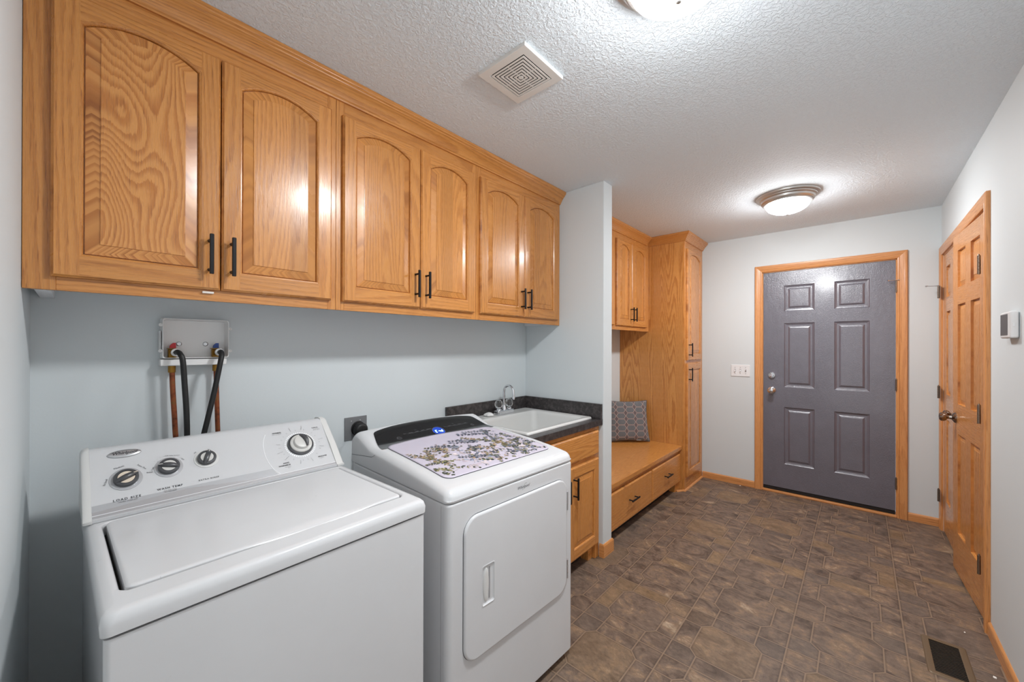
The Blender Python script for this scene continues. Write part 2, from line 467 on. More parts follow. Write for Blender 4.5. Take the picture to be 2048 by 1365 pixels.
def cab_door(W_, H_, rise=.042, th=.019, stile=.051, rb=.0585, rt=.072, T=None, midrail=None, prof=PROF_RAISED, mi_p=1):
    """one raised-panel door; T maps (x, depth, z) to world"""
    bm = newbm(); L = gcl(bm)
    e = .006
    # outer edge: front rectangle inset by e with a small step, then the edge
    def rect(d, dep): return [bm.verts.new(T(x, dep, z)) for x, z in ((d, d), (W_-d, d), (W_-d, H_-d), (d, H_-d))]
    rs = [rect(*q) for q in ((e, 0), (.0045, .0012), (.003, .0042), (.0006, .0060), (0, .008), (0, th))]
    oh, os1, os2, orb, orr = ro(), ro(), ro(), ro(), ro()
    co = [(0, 0), (W_, 0), (W_, H_), (0, H_)]
    for a, b in zip(rs, rs[1:]):
        for k in range(4):
            j = (k+1) % 4; f = bm.faces.new((a[k], a[j], b[j], b[k]))
            for l in f.loops:
                q = co[k] if l.vert in (a[k], b[k]) else co[j]
                l[L] = (Vector((q[1], 0, q[0])) if k in (0, 2) else Vector((q[0], 0, q[1])))+(orb, os2, orr, os1)[k]
    bm.faces.new(rs[-1])
    ops = [(stile, W_-stile, rb, H_-rt, rise)]
    def poly(pts, g, off):
        vs = [bm.verts.new(T(x, 0, z)) for x, z in pts]; f = bm.faces.new(vs)
        for l, (x, z) in zip(f.loops, pts): l[L] = (Vector((x, 0, z)) if g == 'z' else Vector((z, 0, x)))+off
    poly([(e, e), (stile, e), (stile, H_-e), (e, H_-e)], 'z', os1)
    poly([(W_-stile, e), (W_-e, e), (W_-e, H_-e), (W_-stile, H_-e)], 'z', os2)
    poly([(stile, e), (W_-stile, e), (W_-stile, rb), (stile, rb)], 'x', orb)
    pts, _ = opening(stile, W_-stile, rb, H_-rt, rise, 0)
    arch = pts[2:]                                           # right spring ... left spring
    poly([(W_-stile, H_-e), (stile, H_-e)]+arch[::-1], 'x', orr)
    panel_opening(bm, stile, W_-stile, rb, H_-rt, rise, prof, mi_p, T, {'p': ro(), 'h': oh})
    return bm
def grid_door(W_, H_, th, xs, zs, prof, T, mi_p=0, edge=.001):
    """multi-panel passage door: xs, zs = list of (start, end) of panel columns and rows"""
    bm = newbm(); L = gcl(bm); so = [ro() for _ in range(9)]
    def poly(x0, x1, z0, z1, g, off, dep=0):
        pts = [(x0, z0), (x1, z0), (x1, z1), (x0, z1)]
        f = bm.faces.new([bm.verts.new(T(x, dep, z)) for x, z in pts])
        for l, (x, z) in zip(f.loops, pts): l[L] = (Vector((x, 0, z)) if g == 'z' else Vector((z, 0, x)))+off
    poly(0, xs[0][0], 0, H_, 'z', so[0]); poly(xs[-1][1], W_, 0, H_, 'z', so[1])
    X0, X1 = xs[0][0], xs[-1][1]
    zz = [0]+[q for z in zs for q in z]+[H_]
    for k in range(0, len(zz), 2): poly(X0, X1, zz[k], zz[k+1], 'x', so[2+k//2])
    for a, b in zip(xs, xs[1:]):
        for z in zs: poly(a[1], b[0], z[0], z[1], 'z', so[7])
    for x in xs:
        for z in zs: panel_opening(bm, x[0], x[1], z[0], z[1], 0, prof, mi_p, T, {'p': ro(), 'h': ro()})
    # edges and back
    c = [(0, 0), (W_, 0), (W_, H_), (0, H_)]
    A = [bm.verts.new(T(x, 0, z)) for x, z in c]; B = [bm.verts.new(T(x, th, z)) for x, z in c]
    for k in range(4):
        j = (k+1) % 4; f = bm.faces.new((A[k], A[j], B[j], B[k]))
        for l in f.loops:
            q = c[k] if l.vert in (A[k], B[k]) else c[j]; dd = 0 if l.vert in A else th
            l[L] = (Vector((q[1], dd, q[0])) if k in (0, 2) else Vector((q[0], dd, q[1])))+so[0]
    bm.faces.new(B)
    bmesh.ops.remove_doubles(bm, verts=bm.verts, dist=1e-5)
    return bm
def slab(W_, H_, th, T, grain='x'):
    bm = newbm(); L = gcl(bm); off = ro()
    def rect(d, dep): return [bm.verts.new(T(x, dep, z)) for x, z in ((d, d), (W_-d, d), (W_-d, H_-d), (d, H_-d))]
    rs = [rect(*q) for q in ((.010, 0), (.007, .001), (.004, .004), (.001, .006), (0, .009), (0, th))]
    co = [(0, 0), (W_, 0), (W_, H_), (0, H_)]
    def g(q, d): return (Vector((q[1], d, q[0])) if grain == 'x' else Vector((q[0], d, q[1])))+off
    f = bm.faces.new(rs[0])
    for l, q in zip(f.loops, co): l[L] = g(q, 0)
    for a, b in zip(rs, rs[1:]):
        for k in range(4):
            j = (k+1) % 4; f = bm.faces.new((a[k], a[j], b[j], b[k]))
            for l in f.loops: l[L] = g(co[k] if l.vert in (a[k], b[k]) else co[j], 0)
    bm.faces.new(rs[-1]); return bm
def TY(x0, yf, z0): return lambda x, d, z: Vector((x0+x, yf+d, z0+z))
def handle(parent, x, y, z0, z1, vertical=True, length=.128, out=.032):
    """black bar pull standing off a door whose surface is at y; (x, z0..z1)"""
    bm = newbm()
    if vertical:
        box(bm, x-.0055, x+.0055, y-out-.005, y-out+.004, z0, z1, .0015, 1)
        for z in (z0+.017, z1-.017): lathe(bm, [(.0055, 0), (.0045, .004), (.0045, out)], (x, y, z), '-y', 12)
    else:
        box(bm, z0, z1, y-out-.005, y-out+.004, x-.0055, x+.0055, .0015, 1)
        for z in (z0+.017, z1-.017): lathe(bm, [(.0055, 0), (.0045, .004), (.0045, out)], (z, y, x), '-y', 12)
    return obj('handle', bm, M_BLACK, parent, auto=35)

# ================================================================== THE ROOM
def struct(name, boxes, m, label, cat, grain='z', bev=0):
    bm = newbm()
    for b in boxes: box(bm, *b, bev=bev, grain=grain)
    o = obj(name, bm, m); tag(o, label, cat, None, 'structure'); return o
struct('floor', [(XL-1.6, XF+.15, YR-.9, YB+.1, -.06, 0)], M_FLOOR, 'brown slate-look vinyl floor printed with clipped squares and small tiles', 'floor')
struct('ceiling', [(XL-.12, XF+.15, YR-.12, YB+.1, H, H+.06)], M_CEIL, 'textured off-white knockdown ceiling', 'ceiling')
struct('wall_back', [(XL-.12, XF+.15, YB, YB+.1, 0, H)], M_WALL, 'pale grey wall behind the washer, sink and bench', 'wall')
struct('wall_left', [(XL-.115, XL, .40, YB, 0, H), (XL-.115, XL, YR, .40, 2.08, H)], M_WALL, 'pale grey wall beside the washer, ending at the doorway', 'wall')
DY0, DY1, DZ = -.2215, .6958, 2.0716          # grey door opening
struct('wall_far', [(XF, XF+.14, DY1, YB, 0, H), (XF, XF+.14, YR-.12, DY0, 0, H), (XF, XF+.14, DY0, DY1, DZ, H)], M_WALL, 'pale grey end wall around the grey door', 'wall')
OX0, OX1, OZ = 2.950, 4.285, 2.052            # closet opening
struct('wall_right', [(XL-.115, OX0, YR-.12, YR, 0, H), (OX1, XF, YR-.12, YR, 0, H), (OX0, OX1, YR-.12, YR, OZ, H)], M_WALL, 'pale grey wall with the thermostat and the oak closet doors', 'wall')
struct('wall_closet', [(OX0-.1, OX1+.1, YR-.72, YR-.70, 0, H), (OX0-.12, OX0-.1, YR-.72, YR-.12, 0, H), (OX1+.1, OX1+.12, YR-.72, YR-.12, 0, H), (OX0-.1, OX1+.1, YR-.72, YR-.12, H-.02, H)], M_WALL, 'unseen closet shell behind the pair of oak doors, added to block light', 'wall')  # unseen shell, added so no outside light leaks through the door gaps
struct('wall_partition', [(PX0, PX1, PY, YB, 0, H)], M_WALL, 'short white partition wall between the sink and the bench', 'wall', bev=.004)

# baseboards
BB = [(0, 0), (0, .011), (.048, .011), (.055, .009), (.060, .006), (.063, .002), (.063, 0)]
def baseboard(name, path3, out, label):
    bm = newbm()
    # path lies along the wall; profile a = height, b = out
    p0, p1 = Vector(path3[0]), Vector(path3[1]); d = (p1-p0).normalized()
    sweep(bm, [(0, 0), ((p1-p0).length, 0)], BB, p0, d, (0, 0, 1), out)
    o = obj(name, bm, M_TRIM, auto=30); tag(o, label, 'baseboard', None, 'structure')
baseboard('baseboard_far', [(XF, 1.228, 0), (XF, .757, 0)], (-1, 0, 0), 'oak baseboard between the tall cabinet and the grey door')
baseboard('baseboard_corner', [(XF, -.283, 0), (XF, YR, 0)], (-1, 0, 0), 'short oak baseboard between the grey door and the closet wall')
baseboard('baseboard_right', [(2.888, YR, 0), (XL, YR, 0)], (0, 1, 0), 'oak baseboard running under the thermostat')
bm = newbm()
sweep(bm, [(PX0, 1.262), (PX0, PY), (PX1, PY), (PX1, 1.30)], [(0, 0), (.011, 0), (.011, .070), (.009, .078), (.004, .084), (0, .084)], (0, 0, 0), (1, 0, 0), (0, 1, 0), (0, 0, 1), flip=-1)
tag(obj('baseboard_partition', bm, M_TRIM, auto=30), 'oak baseboard wrapped round the foot of the white partition', 'baseboard', None, 'structure')
# shoe mouldings
def shoe(name, path, label):
    bm = newbm(); sweep(bm, path, [(0, 0), (.014, 0), (.013, .006), (.009, .011), (.003, .014), (0, .014)], (0, 0, 0), (1, 0, 0), (0, 1, 0), (0, 0, 1), flip=-1)
    tag(obj(name, bm, M_TRIM, auto=30), label, 'trim', None, 'structure')
TX, TYF = 3.822, 1.234                         # tower cabinet side plane and face frame plane
shoe('trim_1', [(TX-.065, 1.288), (TX, 1.288-.04), (TX, TYF), (XF-.012, TYF)], 'thin light shoe moulding at the foot of the tall cabinet')

# door casings
CAS = [(0, 0), (0, .010), (.004, .013), (.012, .0145), (.016, .012), (.030, .015), (.044, .018), (.056, .018), (.0605, .014), (.0605, 0)]
def casing(name, pts, o, u, v, n, label, m=M_TRIM):
    bm = newbm(); sweep(bm, pts, CAS, o, u, v, n); tag(obj(name, bm, m, auto=30), label, 'trim', None, 'structure')
casing('trim_2', [(DY0, 0), (DY0, DZ), (DY1, DZ), (DY1, 0)], (XF, 0, 0), (0, 1, 0), (0, 0, 1), (-1, 0, 0), 'oak casing round the grey entry door')
# flip direction so that casing grows outwards
casing('trim_3', [(OX0, 0), (OX0, OZ), (OX1, OZ), (OX1, 0)], (0, YR, 0), (1, 0, 0), (0, 0, 1), (0, 1, 0), 'oak casing round the pair of closet doors')
# jambs
struct('trim_4', [(XF+.001, XF+.13, DY0-.0, DY0+.006, 0, DZ), (XF+.001, XF+.13, DY1-.006, DY1, 0, DZ), (XF+.001, XF+.13, DY0, DY1, DZ-.006, DZ)], M_TRIM, 'oak jamb lining inside the grey door frame', 'trim')
struct('trim_5', [(XF-.016, XF+.02, DY0, DY1, 0, .018)], M_TRIM, 'orange-toned oak threshold strip under the grey door', 'trim', grain='y', bev=.004)
struct('trim_6', [(OX0, OX0+.012, YR-.11, YR-.001, 0, OZ), (OX1-.012, OX1, YR-.11, YR-.001, 0, OZ), (OX0, OX1, YR-.11, YR-.001, OZ-.010, OZ)], M_TRIM, 'oak jamb lining inside the closet opening', 'trim')

def hinge(parent, c, axis_u, n, h=.092, leaf=.022, both=False):
    """butt hinge: barrel at c, leaf lies along axis_u on the surface with normal n"""
    bm = newbm(); c = Vector(c); u = Vector(axis_u); n = Vector(n)
    for k in range(5):
        lathe(bm, [(.0058, 0), (.0062, .001), (.0062, h/5-.002), (.0058, h/5-.0006)], c+Vector((0, 0, -h/2+k*h/5))+n*.006, 'z', 12)
    lathe(bm, [(.0045, 0), (.003, .006), (0, .007)], c+Vector((0, 0, h/2))+n*.006, 'z', 10)
    a = c+n*.0005; b = c+u*leaf+n*.0025
    box(bm, min(a.x, b.x), max(a.x, b.x), min(a.y, b.y), max(a.y, b.y), c.z-h/2, c.z+h/2, .0006, 1)
    return obj('hinge', bm, M_HINGE, parent, auto=35)

# ---- grey entry door
d1 = thing('door_1', 'dark grey six-panel entry door with glossy brushed paint in the end wall', 'door', (XF+.004, (DY0+DY1)/2, 0), kind='structure')
yl = DY1-.008
Tg = lambda x, d, z: Vector((XF+.006+d, yl-x, .052+z))
WD = DY1-DY0-.016; HD = DZ-.006-.004-.052
rows = [(.2750-.052+.0, .8050-.052), (.990-.052, 1.583-.052), (1.693-.052, 1.932-.052)]
cols = [(yl-.5245, yl-.3010), (yl-.1650, yl+.0614)]
bm = grid_door(WD, HD, .044, cols, rows, PROF_MOULD, Tg)
obj('leaf', bm, M_GDOOR, d1)
bm = newbm(); box(bm, XF+.010, XF+.04, DY0+.008, DY1-.008, .019, .050, .002, 1)
o = obj('door_sweep', bm, M_DARK, d1); o['label'] = 'dark rubber sweep'
for z in (1.849, 1.060, .272):
    hinge(d1, (XF-.002, DY0+.004, z), (0, -1, 0), (-1, 0, 0), .092, .005)
bm = newbm(); lathe(bm, [(.031, 0), (.031, .006), (.026, .010), (.012, .014), (.011, .030), (.022, .038), (.028, .050), (.027, .060), (.018, .066), (0, .068)], (XF+.006, .6201, .9554), '-x', 28)
o = obj('knob', bm, M_CHROME, d1, auto=30); o['label'] = 'round chrome knob'
bm = newbm(); lathe(bm, [(.029, 0), (.029, .010), (.026, .015), (.014, .016), (.013, .018), (0, .018)], (XF+.006, .6201, 1.0963), '-x', 28)
box(bm, XF-.026, XF-.010, .6201-.004, .6201+.004, 1.0963-.014, 1.0963+.014, .002, 1)
o = obj('deadbolt', bm, M_CHROME, d1, auto=30); o['label'] = 'chrome deadbolt with thumb turn'
def door_stop(parent, c, d, L_=.075):
    bm = newbm(); c = Vector(c); d = Vector(d).normalized()
    tube(bm, [c, c+d*L_*.8], .0028, 8)
    lathe(bm, [(.006, -.003), (.006, .005)], c, d.to_track_quat('Z', 'Y').to_matrix(), 10)
    R = d.to_track_quat('Z', 'Y').to_matrix(); lathe(bm, [(.006, 0), (.0068, .004), (.006, .010)], c+d*L_*.8, R, 12)
    return obj('door_stop', bm, M_CHROME, parent, auto=35)
door_stop(d1, (XF-.012, -.232, 1.898), (-.35, .93, 0), .075)

# ---- closet doors
def closet_leaf(name, label, A, B, outn, hinge_at, knob_u):
    """leaf from A (hinge side or left end) to B in plan, front facing outn"""
    A, B = Vector(A), Vector(B); T_ = (B-A).normalized(); Wd = (B-A).length; n = Vector((-T_.y, T_.x))
    if n.dot(Vector(outn)) < 0: n = -n
    t = thing(name, label, 'door', (A.x, A.y, 0), kind='structure')
    T = lambda x, d, z: Vector((A.x+T_.x*x-n.x*d, A.y+T_.y*x-n.y*d, .012+z))
    s = Wd/.661; st = .108*s; mu = .108*s; pw = (Wd-2*st-mu)/2
    xs = [(st, st+pw), (st+pw+mu, Wd-st)]
    zs = [(.240, .835), (1.013, 1.608), (1.710, 1.930)]
    obj('leaf', grid_door(Wd, 2.026, .034, xs, zs, PROF_OAK6, T), M_WOOD, t)
    return t, T, T_, n
c2, T, T_, nn = closet_leaf('door_2', 'oak six-panel closet door standing slightly ajar, hinged beside the thermostat', (OX0+.014, YR+.001), (3.618, -.4325), (0, 1), 0, 0)
for z in (1.772, 1.035, .295):
    hinge(c2, (OX0+.008, YR+.020, z), (1, 0, 0), (0, 1, 0), .092, .030)
def closet_knob(parent, T, n, u, z):
    bm = newbm(); c = T(u, 0, z); n3 = Vector((n.x, n.y, 0)); R = n3.to_track_quat('Z', 'Y').to_matrix()
    lathe(bm, [(.032, 0), (.032, .004), (.029, .008), (.022, .012), (.013, .018), (.010, .030), (.012, .036), (.022, .042), (.0265, .052), (.026, .062), (.018, .069), (0, .071)], c, R, 28)
    o = obj('knob', bm, M_PEWT, parent, auto=30); o['label'] = 'round pewter knob'
closet_knob(c2, T, nn, .590, .925)
bm = newbm(); q = T(.648, .010, 2.029); box(bm, q.x-.010, q.x+.010, q.y-.008, q.y+.004, q.z-.004, q.z+.008, .002, 1); obj('ball_catch', bm, M_BRASS, c2)
c3, T, T_, nn = closet_leaf('door_3', 'closed oak six-panel closet door in the corner by the grey door', (3.626, YR-.001), (OX1-.014, YR-.001), (0, 1), 0, 0)
for z in (1.775, 1.030, .262):
    hinge(c3, (OX1-.008, YR+.020, z), (-1, 0, 0), (0, 1, 0), .092, .030)
closet_knob(c3, T, nn, .060, .925)
door_stop(c3, (OX1-.008, YR+.028, 1.822), (.1, .95, .06), .070)

# ================================================================== CEILING FIXTURES
def flush_light(x, y, label):
    t = thing('ceiling_light', label, 'ceiling light', (x, y, H), group='flush ceiling lights')
    bm = newbm()
    lathe(bm, [(.188, H), (.190, H-.004), (.188, H-.012), (.178, H-.017), (.172, H-.018), (.170, H-.024), (.163, H-.028), (.160, H-.030), (.158, H-.042), (.150, H-.052), (.146, H-.053), (.143, H-.060), (.134, H-.063), (.130, H-.058), (.12, H-.05), (.05, H-.02)], (x, y, 0), 'z', 72)
    obj('metal_pan', bm, M_NICK, t, auto=28)
    bm = newbm()
    r = .1315; pr = [(r*math.cos(a), H-.060-.067*math.sin(a)) for a in [k*PI/2/16 for k in range(17)]]; pr[-1] = (0, pr[-1][1])
    lathe(bm, pr, (x, y, 0), 'z', 64, cap=False)
    obj('glass_bowl', bm, M_LAMP, t, smooth=True)
    bm = newbm()
    z = H-.126; lathe(bm, [(.012, z), (.013, z-.004), (.010, z-.007), (.009, z-.010), (.006, z-.013), (0, z-.015)], (x, y, 0), 'z', 20)
    obj('finial', bm, M_NICK, t, auto=40)
flush_light(3.36, .385, 'brushed nickel ceiling light with lit glass bowl near the grey door')
flush_light(1.088, .368, 'lit glass bowl ceiling light above the washer and dryer, cut by the frame')

# exhaust vent
vx, vy, vh = 1.1664, .9995, .1185
t = thing('ceiling_vent', 'square white ceiling exhaust grille of concentric square slots', 'vent', (vx, vy, H))
bm = newbm()
def sq(bm, h, z): return [bm.verts.new((vx+a*h, vy+b*h, z)) for a, b in ((-1, -1), (1, -1), (1, 1), (-1, 1))]
A = [sq(bm, *q) for q in ((vh, H), (vh, H-.0125), (vh-.001, H-.0135), (.0870, H-.0135), (.0862, H-.0125), (.0860, H-.002))]
for a, b in zip(A, A[1:]): bridge(bm, a, b)
obj('frame', bm, M_GRIL, t)
bm = newbm()
k = 0
pit_ = .0124
for i in range(6):
    ho = .0825-i*pit_; hi = ho-.0078
    A = [sq(bm, *q) for q in ((ho, H-.0125), (ho, H-.0140), (hi, H-.0140), (hi, H-.0125))]
    for a, b in zip(A, A[1:]): bridge(bm, a, b)
box(bm, vx-.0085, vx+.0085, vy-.0085, vy+.0085, H-.0145, H-.0125, .0006, 1)
for a, b in ((1, 0), (0, 1)):                     # thin ribs that tie the squares
    box(bm, vx-.08*a-.0012, vx+.08*a+.0012, vy-.08*b-.0012, vy+.08*b+.0012, H-.0135, H-.0118, 0)
obj('louvers', bm, M_GRIL, t)
bm = newbm(); box(bm, vx-.0855, vx+.0855, vy-.0855, vy+.0855, H-.0025, H-.0005, 0); obj('backing', bm, plain('unlit_duct', (.004, .004, .004, 1), 1.0, 0, spec=0.), t)  # near-black sheet, paints the dark duct interior behind the slots

# ================================================================== WALL CABINETS
def crown(name, path, label, flip):
    bm = newbm()
    prof = [(0, 0), (.009, 0), (.010, .006), (.014, .010), (.015, .013), (.018, .018), (.024, .028), (.032, .038), (.041, .047), (.046, .051), (.047, .055), (.053, .060), (.055, .064), (.055, .0765), (0, .0765)]
    sweep(bm, path, prof, (0, 0, H-.0775), (1, 0, 0), (0, 1, 0), (0, 0, 1), flip=flip)
    return obj(name, bm, M_WOOD, auto=35)
tag(crown('crown_moulding', [(XL+.001, CF), (PX0-.001, CF)], '', -1), 'long oak crown moulding above the cabinets over the washer and dryer', 'moulding')

def frame_boards(bm, boards, y0, y1):
    for x0, x1, z0, z1, g in boards: box(bm, x0, x1, y0, y1, z0, z1, .0008, 1, grain=g)
def wall_cabinet(x0, x1, label, doors, stl, str_, leftend=False, rightend=False, fig=None):
    t = thing('wall_cabinet', label, 'cabinet', ((x0+x1)/2, YB, 1.511), group=None)
    bm = newbm()
    frame_boards(bm, [(x0, stl, 1.511, H-.001, 'z'), (str_, x1, 1.511, H-.001, 'z'), (stl, str_, 1.511, 1.556, 'x'), (stl, str_, 2.297, H-.001, 'x')], CF, CF+.019)
    obj('face_frame', bm, M_WOOD, t)
    bm = newbm()
    box(bm, x0+.001, x1-.001, CF+.0195, YB-.001, 1.5365, 1.548); box(bm, x0+.001, x1-.001, CF+.0195, YB-.001, H-.02, H-.002)
    box(bm, x0+.001, x0+.013, CF+.0195, YB-.001, 1.5485, H-.021); box(bm, x1-.013, x1-.001, CF+.0195, YB-.001, 1.5485, H-.021)
    obj('carcass', bm, M_WHITE, t)
    bm = newbm()
    if leftend: box(bm, x0+.018, x0+.047, CF+.02, YB-.001, 1.5125, 1.536)
    if rightend: box(bm, x1-.018, x1-.001, CF+.02, YB-.001, 1.5155, 1.536)
    if leftend or rightend: obj('end_cleat', bm, M_WHITE, t)
    else: bm.free()
    for di, (a, b, side) in enumerate(doors):
        bmd = cab_door(b-a, 2.3075-1.5465, T=TY(a, CF-.020, 1.5465))
        d = obj('door', bmd, [M_WOOD, M_WOODF if fig == di else M_WOODP], t, auto=6)
        hx = b-.0295 if side == 'r' else a+.0265
        handle(d, hx, CF-.020, 1.5925, 1.7195)
    return t
wall_cabinet(XL+.001, .6985, 'widest-looking oak wall cabinet directly over the washer', [(-.045, .3155, 'r'), (.3185, .676, 'l')], -.035, .666, leftend=True, fig=0)
wall_cabinet(.6995, 1.4690, 'middle oak wall cabinet over the dryer', [(.7215, 1.0945, 'r'), (1.0980, 1.4470, 'l')], .733, 1.437)
wall_cabinet(1.4700, PX0-.001, 'oak wall cabinet over the sink, against the partition', [(1.4915, 1.8650, 'r'), (1.8695, 2.2340, 'l')], 1.503, 2.224, rightend=True)

# cabinets over the bench
wall_cabinet(PX1+.001, 3.0895, 'oak wall cabinet over the bench, almost hidden behind the partition', [(2.432, 2.737, 'r'), (2.741, 3.066, 'l')], 2.442, 3.056)
wall_cabinet(3.0905, TX-.001, 'oak wall cabinet over the bench, next to the tall cabinet', [(3.1115, 3.4065, 'r'), (3.4120, 3.7440, 'l')], 3.122, 3.733)
tag(crown('crown_moulding', [(PX1+.001, CF), (TX-.0557, CF)], '', -1), 'short oak crown moulding above the wall cabinets over the bench', 'moulding')

# tall cabinet
t = thing('tall_cabinet', 'tall oak cabinet with two stacked doors at the end of the bench', 'cabinet', ((TX+XF)/2, YB, 0))
bm = newbm(); box(bm, TX, TX+.018, TYF+.0195, YB-.001, .001, H-.002, 0, grain='Z')
obj('side_panel', bm, M_WOODV, t)
bm = newbm()
frame_boards(bm, [(TX, 3.866, .001, H-.002, 'z'), (4.285, XF-.001, .001, H-.002, 'z'), (3.866, 4.285, .001, .135, 'x'), (3.866, 4.285, 1.195, 1.238, 'x'), (3.866, 4.285, 2.285, H-.002, 'x')], TYF, TYF+.019)
obj('face_frame', bm, M_WOOD, t)
bm = newbm(); box(bm, TX+.0185, XF-.002, YB-.012, YB-.001, .001, H-.003); box(bm, XF-.014, XF-.002, TYF+.02, YB-.0125, .001, H-.003); box(bm, TX+.0185, XF-.0145, TYF+.02, YB-.0125, .09, .108); box(bm, TX+.0185, XF-.0145, TYF+.02, YB-.0125, H-.02, H-.003)
obj('carcass', bm, M_WHITE, t)
bmd = cab_door(4.292-3.856, 2.297-1.232, T=TY(3.856, TYF-.020, 1.232)); d = obj('door', bmd, [M_WOOD, M_WOODP], t, auto=6); handle(d, 3.856+.028, TYF-.020, 1.268, 1.396)
bmd = cab_door(4.292-3.856, 1.203-.122, rise=0, rt=.0585, T=TY(3.856, TYF-.020, .122)); d = obj('door', bmd, [M_WOOD, M_WOODP], t, auto=6); handle(d, 3.856+.028, TYF-.020, 1.034, 1.162)

cr = crown('crown_moulding', [(TX, CF), (TX, TYF), (XF-.001, TYF)], '', -1); cr.parent = t; cr.data.transform(WM[t].inverted()); WM[cr] = WM[t]; cr.name = 'crown'
# bench
t = thing('storage_bench', 'low oak bench with two drawers between the partition and the tall cabinet', 'bench', ((PX1+TX)/2, YB, 0))
bm = newbm(); box(bm, PX1+.001, TX-.001, 1.256, YB-.001, .388, .4245, .004, 2, grain='x'); obj('seat', bm, M_BENCH, t)
bm = newbm(); YF = 1.284
frame_boards(bm, [(PX1+.001, 2.43, .085, .3875, 'z'), (3.775, TX-.001, .085, .3875, 'z'), (2.43, 3.775, .085, .105, 'x'), (2.43, 3.775, .335, .3875, 'x'), (3.115, 3.155, .105, .335, 'z')], YF, YF+.019)
obj('face_frame', bm, M_WOOD, t)
bm = newbm(); box(bm, PX1+.001, TX-.001, YF+.0195, YB-.001, .085, .10); box(bm, PX1+.001, PX1+.014, YF+.0195, YB-.001, .1005, .3875); box(bm, TX-.014, TX-.001, YF+.0195, YB-.001, .1005, .3875)
obj('carcass', bm, M_WHITE, t)
bm = newbm(); box(bm, PX1+.001, TX-.001, 1.345, 1.360, .001, .0845); obj('toe_kick', bm, M_DARK, t)
bm = newbm(); box(bm, TX-.10, TX-.001, YF+.004, 1.344, .001, .0845, grain='x'); obj('plinth_end', bm, M_WOOD, t)
for a, b in ((2.425, 3.130), (3.146, 3.800)):
    d = obj('drawer', slab(b-a, .262, .019, TY(a, YF-.020, .089)), M_WOOD, t)
    m = (a+b)/2
    handle(d, .236, YF-.020, m-.064-.02, m+.064-.02, vertical=False)

# ================================================================== SINK CABINET, COUNTERTOP, SINK
ZC = .894; CX0 = 1.502
t = thing('base_cabinet', 'oak base cabinet under the dark sink countertop', 'cabinet', ((CX0+PX0)/2, YB, 0))
YS = 1.270
bm = newbm(); frame_boards(bm, [(CX0+.004, 1.55, .085, .8565, 'z'), (2.222, PX0-.001, .001, .8565, 'z'), (1.55, 2.222, .085, .118, 'x'), (1.55, 2.222, .825, .8565, 'x'), (1.55, 2.222, .640, .685, 'x')], YS, YS+.019)
obj('face_frame', bm, M_WOOD, t)
bm = newbm(); box(bm, CX0+.004, CX0+.016, YS+.0195, YB-.001, .001, .8565); box(bm, PX0-.013, PX0-.001, YS+.0195, YB-.001, .001, .8565); box(bm, CX0+.0165, PX0-.0135, YS+.0195, YB-.001, .085, .098)
obj('carcass', bm, M_WOODV, t)
bm = newbm(); box(bm, CX0+.0165, PX0-.0135, 1.345, 1.357, .001, .0845); obj('toe_kick', bm, M_DARK, t)
bm = newbm(); box(bm, 2.17, PX0-.014, YS+.02, 1.3445, .001, .0845, grain='x'); obj('plinth_end', bm, M_WOOD, t)
obj('drawer_front', slab(2.240-1.545, .150, .019, TY(1.545, YS-.020, .676)), M_WOOD, t)
bmd = cab_door(1.893-1.545, .650-.105, rise=0, rt=.0585, T=TY(1.545, YS-.020, .105)); d = obj('door', bmd, [M_WOOD, M_WOODP], t, auto=6)
handle(d, 1.893-.030, YS-.020, .470, .598)
bmd = cab_door(2.240-1.897, .650-.105, rise=0, rt=.0585, T=TY(1.897, YS-.020, .105)); d = obj('door', bmd, [M_WOOD, M_WOODP], t, auto=6)
handle(d, 1.897+.045, YS-.020, .470, .598)

SX0, SX1, SY0, SY1 = 1.578, 2.236, 1.300, 1.866
t = thing('countertop', 'short dark speckled laminate countertop holding the white sink', 'countertop', ((CX0+PX0)/2, YB, ZC))
bm = newbm(); hx0, hx1, hy0, hy1 = SX0+.018, SX1-.018, SY0+.018, SY1-.018
for b in ((CX0, hx0, 1.2427, YB-.001), (hx1, PX0-.0005, 1.2427, YB-.001), (hx0, hx1, 1.2427, hy0), (hx0, hx1, hy1, YB-.001)): box(bm, *b, .857, ZC, 0)
obj('top', bm, M_LAM, t)
bm = newbm(); box(bm, CX0, PX0-.020, YB-.019, YB-.001, ZC+.0005, .9905, .0015, 1); box(bm, PX0-.0195, PX0-.0005, 1.244, YB-.001, ZC+.0005, .9905, .0015, 1)
obj('backsplash', bm, M_LAM, t)

def rrect(x0, x1, y0, y1, r, n=6):
    out = []
    for cx, cy, a0 in ((x1-r, y1-r, 0), (x0+r, y1-r, 90), (x0+r, y0+r, 180), (x1-r, y0+r, 270)):
        for k in range(n+1): a = math.radians(a0+90*k/n); out.append((cx+r*math.cos(a), cy+r*math.sin(a)))
    return out
t = thing('sink', 'white drop-in utility sink set in the dark countertop', 'sink', ((SX0+SX1)/2, (SY0+SY1)/2, ZC))
bm = newbm()
def sl(d, z, db=0, r=.012):
    return [bm.verts.new((x, y, z)) for x, y in rrect(SX0+d, SX1-d, SY0+d, SY1-d-db, r)]
rs = [sl(0, ZC+.0008), sl(0, ZC+.006), sl(.002, ZC+.011), sl(.006, ZC+.0135), sl(.012, ZC+.0135), sl(.020, ZC+.0115), sl(.036, ZC+.011, .070, .02), sl(.044, ZC+.006, .070, .03), sl(.050, ZC-.01, .07, .035), sl(.085, ZC-.20, .07, .05), sl(.10, ZC-.235, .07, .05), sl(.13, ZC-.245, .07, .05)]
for a, b in zip(rs, rs[1:]): bridge(bm, a, b)
bm.faces.new(rs[-1])
obj('basin', bm, M_SINK, t, auto=45)
